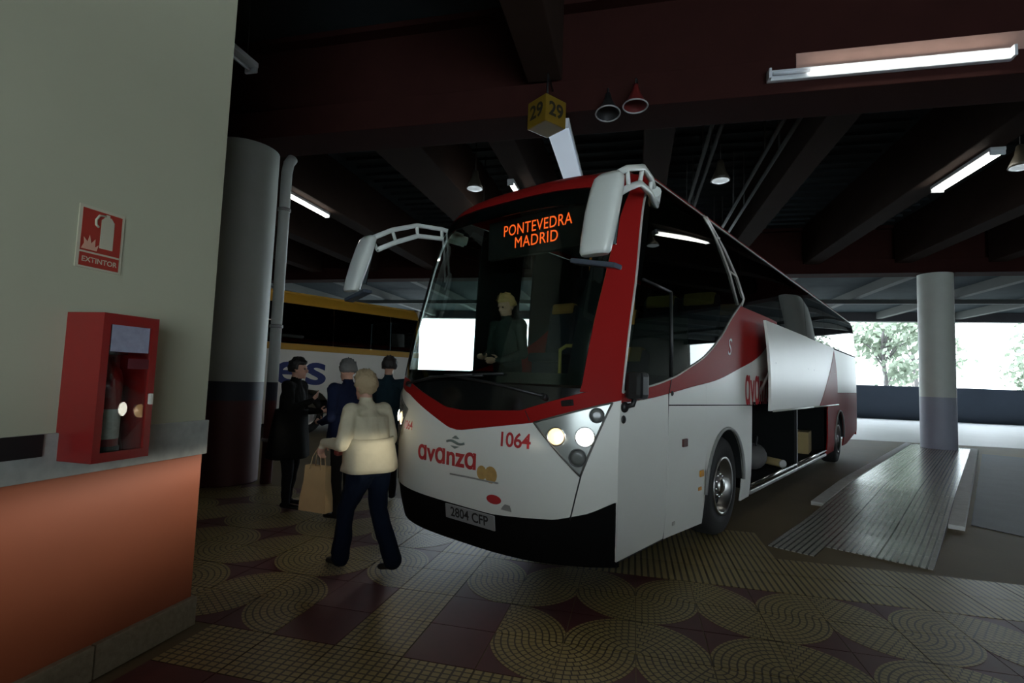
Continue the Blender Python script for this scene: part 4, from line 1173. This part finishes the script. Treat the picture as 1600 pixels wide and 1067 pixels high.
# ================================================================== people
SKIN = mat('skin', (0.42, 0.23, 0.16), 0.55, var=.06, vscale=12)
def cloth(name, c, var=.12): return mat(name, c, 0.95, spec=0.1, var=var, vscale=14, bump=.25, bscale=25)
def capsule(mb, a, b, ra, rb, sq=1.0, seg=14):
    """tapered limb with rounded ends"""
    a, b = Vector(a), Vector(b)
    d = (b - a).normalized()
    pts, rs = [], []
    for k in range(4):
        th = PI / 2 * (k + .25) / 4.25
        pts.append(a - d * ra * math.cos(th)); rs.append(ra * math.sin(th))
    pts.append(a); rs.append(ra); pts.append((a + b) / 2); rs.append((ra + rb) / 2); pts.append(b); rs.append(rb)
    for k in range(4):
        th = PI / 2 * (k + .75) / 4.25
        pts.append(b + d * rb * math.sin(th)); rs.append(rb * math.cos(th))
    mb.tube(pts, rs, seg, sq=sq)

def loft(mb, rings, seg=24):
    """rings: (centre, rx, ry, heading)"""
    n0 = len(mb.v)
    for (c, rx, ry) in rings:
        for k in range(seg):
            a = 2 * PI * k / seg
            mb.v.append(Vector(c) + Vector((rx * math.cos(a), ry * math.sin(a), 0)))
    for i in range(len(rings) - 1):
        for k in range(seg):
            a = n0 + i * seg + k; b = n0 + i * seg + (k + 1) % seg
            mb.face((a, b, b + seg, a + seg), True)
    mb.face([n0 + k for k in reversed(range(seg))]); mb.face([n0 + (len(rings) - 1) * seg + k for k in range(seg)])

def hand(mb, wrist, fwd, side, curl, segs, lab='skin', k_=1.0):
    """palm, four fingers and a thumb; fwd = direction of the fingers, side = towards the thumb"""
    fwd = Vector(fwd).normalized(); side = (Vector(side) - fwd * Vector(side).dot(fwd)).normalized()
    nrm = fwd.cross(side)
    w = Vector(wrist)
    p = w + fwd * 0.085 * k_
    n0 = len(mb.v)
    capsule(mb, w + fwd * 0.012, p - fwd * 0.01, 0.030 * k_, 0.036 * k_, 0.62)
    segs.append((w, p, lab))
    for q, (off, ln) in enumerate(((0.028, 0.070), (0.010, 0.080), (-0.009, 0.075), (-0.027, 0.058))):
        b0 = p + side * off * k_ - fwd * 0.006
        d = fwd.copy(); prev = b0
        for j in range(3):
            d = (d * math.cos(curl) + nrm * math.sin(curl)).normalized()
            nx = prev + d * ln * k_ * (0.45, 0.3, 0.25)[j]
            capsule(mb, prev, nx, (0.0098, 0.009, 0.0082)[j] * k_, (0.009, 0.0082, 0.0075)[j] * k_, seg=8)
            segs.append((prev, nx, lab)); prev = nx
    t0 = w + fwd * 0.025 * k_ + side * 0.026 * k_
    t1 = t0 + (side * 0.7 + fwd * 0.7 + nrm * .2).normalized() * 0.042 * k_
    t2 = t1 + (side * 0.2 + fwd * 0.9 + nrm * .45).normalized() * 0.032 * k_
    capsule(mb, t0, t1, 0.0135 * k_, 0.011 * k_, seg=8); capsule(mb, t1, t2, 0.011 * k_, 0.009 * k_, seg=8)
    segs.append((t0, t2, lab))

def person(name, loc, rz, J, cols, label, hair, sex='f', coat=None, wide=1.0):
    """J: joints in the person's frame (x right hand side, y forward, z up)"""
    r = empty(name, loc, rz); tag(r, label, 'person')
    mb = MB(); segs = []
    V_ = {k: Vector(v) for k, v in J.items() if not isinstance(v, float)}
    def limb(a, b, ra, rb, lab, sq=1.0):
        capsule(mb, V_[a], V_[b], ra, rb, sq); segs.append((V_[a], V_[b], lab))
    # trunk
    hip, ch, nk, hd_ = V_['hip'], V_['chest'], V_['neck'], V_['head']
    mid = (hip + ch) / 2
    rings = [(hip + Vector((0, 0, -0.10)), 0.135 * wide, 0.115 * wide), (hip, 0.172 * wide, 0.128 * wide), (mid, 0.158 * wide, 0.118 * wide), (ch + Vector((0, 0, -0.05)), 0.178 * wide, 0.125 * wide),
             (ch + Vector((0, 0, .07)), 0.175 * wide, 0.112), (ch * .45 + nk * .55 + Vector((0, 0, .0)), 0.13, 0.09), (nk, 0.062, 0.062)]
    loft(mb, rings)
    segs += [(hip + Vector((0, 0, -.12)), hip + Vector((0, 0, -.02)), 'hips'), (hip + Vector((0, 0, 0.02)), mid, 'top'), (mid, ch, 'top'), (ch, nk - Vector((0, 0, .03)), 'top')]
    for s in 'LR':
        capsule(mb, ch * .5 + nk * .5, V_['sho' + s], 0.075, 0.066); segs.append((ch * .6 + nk * .4, V_['sho' + s], 'top'))
        limb('sho' + s, 'elb' + s, 0.064 * wide, 0.050 * wide, 'top'); limb('elb' + s, 'wri' + s, 0.049 * wide, 0.034, 'top')
        hp = hip + Vector((0.085 if s == 'R' else -0.085, 0, -0.06)); V_['hp' + s] = hp
        limb('hp' + s, 'kne' + s, 0.098 * wide, 0.066, 'leg'); limb('kne' + s, 'ank' + s, 0.066, 0.046, 'leg')
        if cols.get('flare'): limb('kne' + s, 'ank' + s, 0.070, 0.072, 'leg')
        an = V_['ank' + s]; tf = V_['toe' + s]
        capsule(mb, an + Vector((0, 0, -.045)) - (tf - an).normalized() * .03, tf, 0.040, 0.034, 0.75); segs.append((an + Vector((0, 0, -.045)), tf, 'shoe'))
    capsule(mb, nk - Vector((0, 0, .03)), nk * .35 + hd_ * .65, 0.056, 0.052); segs.append((nk + Vector((0, 0, .02)), hd_ - Vector((0, 0, .08)), 'skin'))
    # head: skull, jaw, nose, ears, brow - joined into the same surface
    fy = (V_['look']).normalized(); lx = fy.cross(Vector((0, 0, 1))).normalized(); uz = lx.cross(fy)
    Rh = Matrix((lx, fy, uz)).transposed()
    mb.ell(hd_ + Rh @ Vector((0, -.008, .022)), (0.076, 0.093, 0.098), rot=Rh)
    mb.ell(hd_ + Rh @ Vector((0, .028, -.058)), (0.056, 0.060, 0.062), rot=Rh)
    mb.ell(hd_ + Rh @ Vector((0, .098, -.022)), (0.014, 0.020, 0.024), rot=Rh)      # nose
    mb.ell(hd_ + Rh @ Vector((0, .080, .018)), (0.05, 0.016, 0.014), rot=Rh)        # brow
    mb.ell(hd_ + Rh @ Vector((0, .084, -.064)), (0.024, 0.012, 0.012), rot=Rh)      # lips
    mb.ell(hd_ + Rh @ Vector((0, .076, -.098)), (0.024, 0.02, 0.018), rot=Rh)       # chin
    for s in (-1, 1): mb.ell(hd_ + Rh @ Vector((s * .078, -.01, -.012)), (0.012, 0.022, 0.032), rot=Rh)
    segs.append((hd_ - uz * .09, hd_ + uz * .09, 'skin'))
    for s in 'LR':
        hand(mb, V_['wri' + s], J.get('hf' + s, V_['wri' + s] - V_['elb' + s]), J.get('hs' + s, (0, 1, 0)), J.get('cu' + s, 0.35), segs)
    tmp = mb.build('body', SKIN, None, fix=False)
    md = tmp.modifiers.new('r', 'REMESH'); md.mode = 'VOXEL'; md.voxel_size = 0.009
    m2 = tmp.modifiers.new('s', 'SMOOTH'); m2.factor = 0.5; m2.iterations = 4
    bpy.context.view_layer.update()
    me = bpy.data.meshes.new_from_object(tmp.evaluated_get(bpy.context.evaluated_depsgraph_get()))
    bpy.data.objects.remove(tmp)
    me.materials.clear()
    order = ['skin', 'top', 'leg', 'shoe']
    for q in order: me.materials.append(SKIN if q == 'skin' else cols[q])
    npoly = len(me.polygons)
    cen = np.empty(npoly * 3); me.polygons.foreach_get('center', cen); cen = cen.reshape(-1, 3)
    best = np.full(npoly, 9.0); lab_i = np.zeros(npoly, dtype=np.int32)
    for a, b, lab in segs:
        a_ = np.array(a); d_ = np.array(b) - a_
        t_ = np.clip(((cen - a_) * d_).sum(axis=1) / max(float((d_ * d_).sum()), 1e-9), 0, 1)
        q_ = np.sqrt(((cen - a_ - t_[:, None] * d_) ** 2).sum(axis=1)) - {'top': .045, 'leg': .05, 'hips': .08}.get(lab, 0.012)
        hit = q_ < best
        best[hit] = q_[hit]; lab_i[hit] = order.index('leg' if lab == 'hips' else lab)
    me.polygons.foreach_set('material_index', lab_i)
    me.polygons.foreach_set('use_smooth', np.ones(npoly, dtype=bool))
    # cloth folds on clothed faces
    nrms = [v.normal.copy() for v in me.vertices]
    newco = []
    for v, nv_ in zip(me.vertices, nrms):
        c_ = v.co.copy()
        if c_.z < nk.z - .06 and (c_ - V_['wriL']).length > .13 and (c_ - V_['wriR']).length > .13 and c_.z > .12:
            c_ += nv_ * (0.010 * noise.noise(c_ * 9.0) + 0.006 * noise.noise(c_ * Vector((22, 22, 8))))
        newco += [c_.x, c_.y, c_.z]
    me.vertices.foreach_set('co', newco)
    me.update()
    bo = bpy.data.objects.new('body', me); col.objects.link(bo); bo.parent = r
    # eyes
    for s in (-1, 1):
        MB().ell(hd_ + Rh @ Vector((s * .031, .080, .002)), (0.011, 0.008, 0.008), rot=Rh).build('eye', mat('eye_dark', (0.05, 0.04, 0.035), 0.2), r)
    # hair
    hm = MB()
    hcol, hl = hair
    n1, n2 = 32, 20
    for i in range(n2 + 1):
        th = PI * i / n2
        for k in range(n1):
            a = 2 * PI * k / n1
            d = Vector((math.sin(th) * math.cos(a), math.sin(th) * math.sin(a), math.cos(th)))
            front_ = d.y
            low = -0.25 if front_ < 0.2 else 0.42
            low -= hl if front_ < 0.1 else 0
            rr = 1.0 if d.z > low else max(0.55, 1.0 - (low - d.z) * 2.2)
            nn = 1.03 + 0.16 * noise.noise(d * 4 + Vector((loc[0], loc[1], 0))) + 0.10 * noise.noise(d * 10)
            p = Vector((d.x * 0.094, d.y * 0.110 - 0.008, d.z * 0.112 + 0.022)) * (rr * nn)
            hm.v.append(hd_ + Rh @ p)
    for i in range(n2):
        for k in range(n1):
            a = i * n1 + k; b = i * n1 + (k + 1) % n1
            hm.face((a, a + n1, b + n1, b), True)
    hm.build('hair', hcol, r, fix=False)
    if coat:
        cm, hem, fl_, opening = coat
        rings = []
        z0 = hip.z + 0.20
        for k in range(9):
            z = z0 + (hem - z0) * k / 8
            t = (z - hem) / (ch.z - hem)
            c = Vector((hip.x, hip.y, z)) if z < hip.z else hip.lerp(ch, (z - hip.z) / (ch.z - hip.z))
            c.z = z
            rx = (0.188 + fl_ * (1 - t)) * wide; ry = (0.142 + fl_ * 0.9 * (1 - t)) * wide
            rings.append((c, rx, ry))
        cb_ = MB(); seg = 36
        for (c, rx, ry) in rings:
            for k in range(seg):
                a = 2 * PI * k / seg
                f_ = 1 + 0.05 * math.sin(a * 5 + c.z * 3) * (1 if c.z < hip.z else .3)
                cb_.v.append(c + Vector((rx * math.cos(a) * f_, ry * math.sin(a) * f_, 0)))
        for i in range(len(rings) - 1):
            for k in range(seg):
                a = i * seg + k; b = i * seg + (k + 1) % seg
                cb_.face((a, a + seg, b + seg, b), True)
        co = cb_.build('coat_skirt' if hem < hip.z - .2 else 'garment_hem', cm, r, fix=False)
        so = co.modifiers.new('thick', 'SOLIDIFY'); so.thickness = 0.012
    return r

# --- woman in the cream sweater, walking away to the left, bag in her left hand
CRMK = cloth('cream_knit', (0.50, 0.46, 0.33)); NAVYP = cloth('navy_trousers', (0.005, 0.009, 0.020)); SHOE = mat('dark_shoe', (0.01, 0.01, 0.012), 0.4)
Jw = dict(hip=(0, 0.0, 0.86), chest=(0, 0.06, 1.16), neck=(0, 0.09, 1.345), head=(0, 0.125, 1.475), look=(0.05, 1, -.12),
          shoL=(-.165, 0.07, 1.27), elbL=(-.27, 0.02, 1.02), wriL=(-.25, 0.28, 1.01), hfL=(0.0, .5, -.85), hsL=(1, .2, 0), cuL=0.75,
          shoR=(.165, 0.07, 1.27), elbR=(.235, 0.03, 1.03), wriR=(.13, 0.25, 1.02), hfR=(-.4, .8, -.1), hsR=(-.3, 0, 1), cuR=0.6,
          kneL=(-.09, 0.16, 0.47), ankL=(-.09, 0.20, 0.085), toeL=(-.09, 0.34, 0.035),
          kneR=(.09, -0.02, 0.46), ankR=(.09, -0.22, 0.11), toeR=(.09, -0.09, 0.035))
wx, wy = -2.07, 3.85
WRZ = math.radians(68)
person('person', (wx, wy, 0.0), WRZ, Jw, dict(top=CRMK, leg=NAVYP, shoe=SHOE, flare=True), 'person in cream sweater and navy trousers walking past the coach with a paper bag',
       (mat('blond_hair', (0.34, 0.26, 0.15), 0.8, bump=.6, bscale=60), 0.6), wide=1.12, coat=(CRMK, 0.80, 0.03, 0))
# paper bag hanging from the left hand
def local(rx, ry, rz): 
    return Vector((wx, wy, 0)) + Matrix.Rotation(WRZ, 3, 'Z') @ Vector((rx, ry, rz))
hp_ = local(-.25, 0.34, 0.955)
bg_ = empty('paper_bag', (hp_.x, hp_.y, hp_.z - 0.495), WRZ + .25); bg_.scale = (0.9, 0.9, 0.9); tag(bg_, 'tan paper carrier bag hanging from the hand of the person in cream', 'bag')
M_KRAFT = mat('kraft_paper', (0.42, 0.28, 0.13), 0.8, var=.15, vscale=6)
bb = MB()
lo_, hi_ = [(-.05, -.15), (.05, -.15), (.05, .15), (-.05, .15)], [(-.035, -.115), (.035, -.115), (.035, .115), (-.035, .115)]
sz = [(0.0, 1.0), (0.12, 1.03), (0.26, .95), (0.40, 1.0)]
for (z, f) in sz:
    t = z / .40
    for (p, q) in zip(lo_, hi_): bb.v.append(Vector(((p[0] * (1 - t) + q[0] * t) * f, (p[1] * (1 - t) + q[1] * t) * f, z)))
for i in range(3):
    for k in range(4): bb.face((i * 4 + k, i * 4 + (k + 1) % 4, i * 4 + 4 + (k + 1) % 4, i * 4 + 4 + k))
bb.face((3, 2, 1, 0))
ob = bb.build('bag_body', M_KRAFT, bg_, fix=False)
so = ob.modifiers.new('thick', 'SOLIDIFY'); so.thickness = 0.004
for x in (-.035, .035):
    MB().tube([(x, -.06, 0.37), (x * .7, -.045, 0.48), (0, -0.015, 0.548), (0, .015, 0.548), (x * .7, .045, 0.48), (x, .06, 0.37)], 0.005, 6).build('handle', mat('twine', (0.36, 0.25, 0.13), .9), bg_)
rp_ = local(0.02, 0.40, 0.93)
pu = empty('handbag', (rp_.x, rp_.y, rp_.z - .06), WRZ + .3); tag(pu, 'small dark red purse held in front of the cream sweater', 'bag')
MB().box((0, 0, 0.06), (0.17, 0.06, 0.12), bev=.025).build('pouch', mat('dark_red_leather', (0.14, 0.025, 0.02), .5), pu)
MB().box((0, -.032, 0.085), (0.16, 0.008, 0.06), bev=.004).build('flap', MATS['dark_red_leather'], pu)

# --- man in the long dark coat, facing right, one hand raised
DK = cloth('black_coat', (0.006, 0.006, 0.0055)); DKP = cloth('black_trousers', (0.008, 0.008, 0.009)); SHS = mat('polished_black_shoe', (0.012, 0.012, 0.012), 0.12)
Jm = dict(hip=(0, 0, 0.93), chest=(0, 0.02, 1.26), neck=(0, 0.03, 1.47), head=(0, 0.06, 1.605), look=(-.15, 1, -.05),
          shoL=(-.19, 0.03, 1.40), elbL=(-.25, 0.04, 1.10), wriL=(-.20, 0.26, 1.10), hfL=(0, 1, .1), hsL=(.2, 0, 1), cuL=0.3,
          shoR=(.19, 0.03, 1.40), elbR=(.24, 0.10, 1.14), wriR=(.17, 0.30, 1.24), hfR=(0, .7, .7), hsR=(-1, 0, .3), cuR=0.25,
          kneL=(-.10, 0.03, 0.50), ankL=(-.11, -0.02, 0.09), toeL=(-.12, 0.13, 0.035),
          kneR=(.10, 0.05, 0.50), ankR=(.11, 0.06, 0.09), toeR=(.12, 0.21, 0.035))
person('person', (-3.90, 5.28, 0.0), math.radians(-78), Jm, dict(top=DK, leg=DKP, shoe=SHS), 'person in a long black coat standing by the navy banded column with one hand raised',
       (mat('black_hair', (0.008, 0.007, 0.006), 0.6, bump=.5), 0.35), coat=(DK, 0.58, 0.07, 0), wide=1.1)
# --- grey haired person in a blue jacket facing him
BLU = cloth('dark_blue_jacket', (0.008, 0.012, 0.032)); DTR = cloth('dark_trousers', (0.012, 0.011, 0.011))
Jg = dict(Jm); Jg.update(shoR=(.18, .03, 1.39), elbR=(.23, .0, 1.10), wriR=(.16, .22, 1.04), hfR=(-.3, .9, 0), wriL=(-.15, .24, 1.02), elbL=(-.23, .0, 1.10), head=(0, .06, 1.60), look=(.1, 1, -.1))
person('person', (-3.05, 5.12, 0.0), math.radians(72), Jg, dict(top=BLU, leg=DTR, shoe=SHS), 'grey haired person in a dark blue jacket facing the one in black',
       (mat('grey_hair', (0.10, 0.10, 0.095), 0.8, bump=.6), 0.15), coat=(BLU, 0.84, 0.03, 0), wide=1.08)
# --- tall dark haired person seen from behind
TEAL = cloth('dark_teal_jacket', (0.010, 0.022, 0.030))
Jt = {k: tuple(Vector(v) * 1.045) if isinstance(v, tuple) and k[:2] not in ('hf', 'hs') and k != 'look' else v for k, v in Jm.items()}
Jt.update(elbR=(.25, -.02, 1.15), wriR=(.26, .05, 0.90), hfR=(0, .15, -1), hsR=(0, 1, 0), elbL=(-.25, -.02, 1.15), wriL=(-.26, .05, .90), hfL=(0, .15, -1), hsL=(0, 1, 0))
person('person', (-3.02, 5.95, 0.0), math.radians(20), Jt, dict(top=TEAL, leg=DTR, shoe=SHS), 'tall dark haired person in a dark teal jacket seen from behind near the headlamp',
       (mat('dark_brown_hair', (0.012, 0.009, 0.007), 0.7, bump=.5), 0.25), coat=(TEAL, 0.86, 0.03, 0), wide=1.05)
# --- person standing on the entrance step inside the coach
bp_ = bw(1.10, -0.42, 0.747)
Jb = dict(Jm); Jb.update(wriR=(.17, .20, 1.05), elbR=(.25, 0.0, 1.12), hfR=(-.5, .8, 0), wriL=(-.10, .22, 1.02), hfL=(.5, .8, 0), look=(0, 1, -.35))
Jb = {k: (tuple(Vector(v) * 0.985) if isinstance(v, tuple) and k[:2] not in ('hf', 'hs') and k != 'look' else v) for k, v in Jb.items()}
person('person', bp_, math.radians(150), Jb, dict(top=cloth('dark_green_grey_shirt', (0.03, 0.038, 0.034)), leg=DTR, shoe=SHS), 'fair haired person in dark clothes standing inside behind the windscreen',
       (mat('fair_hair', (0.42, 0.25, 0.10), 0.8, bump=.5), 0.1))

# ================================================================== trees beyond the open facade
M_LEAF = mat('hazy_green_leaf', (0.28, 0.33, 0.25), 0.8, var=.3, vscale=.8)
M_BARK = mat('grey_bark', (0.12, 0.11, 0.11), 0.9, var=.2, vscale=3)
def tree(loc, h, cr, nleaf, label, seed, leaf=0.28):
    rnd = random.Random(seed)
    r = empty('tree', loc); tag(r, label, 'tree', 'trees beyond the parapet')
    tk = MB()
    tk.tube([(0, 0, 0), (0.1, 0, h * .3), (-.1, .1, h * .6), (0, 0, h * .9)], [0.22, 0.17, 0.12, 0.05], 8)
    cl = []
    for q in range(14):
        a = rnd.uniform(0, 2 * PI); z = rnd.uniform(h * .35, h * .95); d = cr * rnd.uniform(.35, .95)
        e = Vector((math.cos(a) * d, math.sin(a) * d, z + rnd.uniform(0, 1)))
        tk.tube([(0, 0, z - h * .18), e * .5 + Vector((0, 0, z * .45)), e], [0.07, 0.045, 0.015], 6); cl.append(e)
    tk.build('trunk', M_BARK, r)
    lf = MB()
    for q in range(nleaf):
        c = rnd.choice(cl)
        p = c + Vector((rnd.gauss(0, .55), rnd.gauss(0, .55), rnd.gauss(0, .5))) * (cr / 2.6)
        ax = Vector((rnd.uniform(-1, 1), rnd.uniform(-1, 1), rnd.uniform(-.4, 1))).normalized()
        u = ax.orthogonal().normalized() * leaf * rnd.uniform(.6, 1.2); v = ax.cross(u) * .55
        n0 = len(lf.v); lf.v += [p - u, p + v, p + u, p - v]; lf.face((n0, n0 + 1, n0 + 2, n0 + 3))
    o = lf.build('foliage', M_LEAF, r, fix=False); o['kind'] = 'stuff'
tree((17.5, 42, -.3), 8, 2.6, 1500, 'hazy tree beyond the parapet just right of the coach tail', 1)
tree((24.0, 52, -.3), 9, 3.0, 1300, 'bare hazy tree beyond the parapet left of the pale round column', 2)
tree((30.0, 45, -.3), 9, 3.0, 1800, 'leafy tree beyond the parapet right of the pale round column', 3)
tree((26.0, 40, -.3), 3.2, 1.4, 1200, 'low green bush like tree at the far right edge', 4)
tree((14.5, 52, -.3), 7, 2.8, 1200, 'hazy tree glimpsed beside the coach tail', 5)
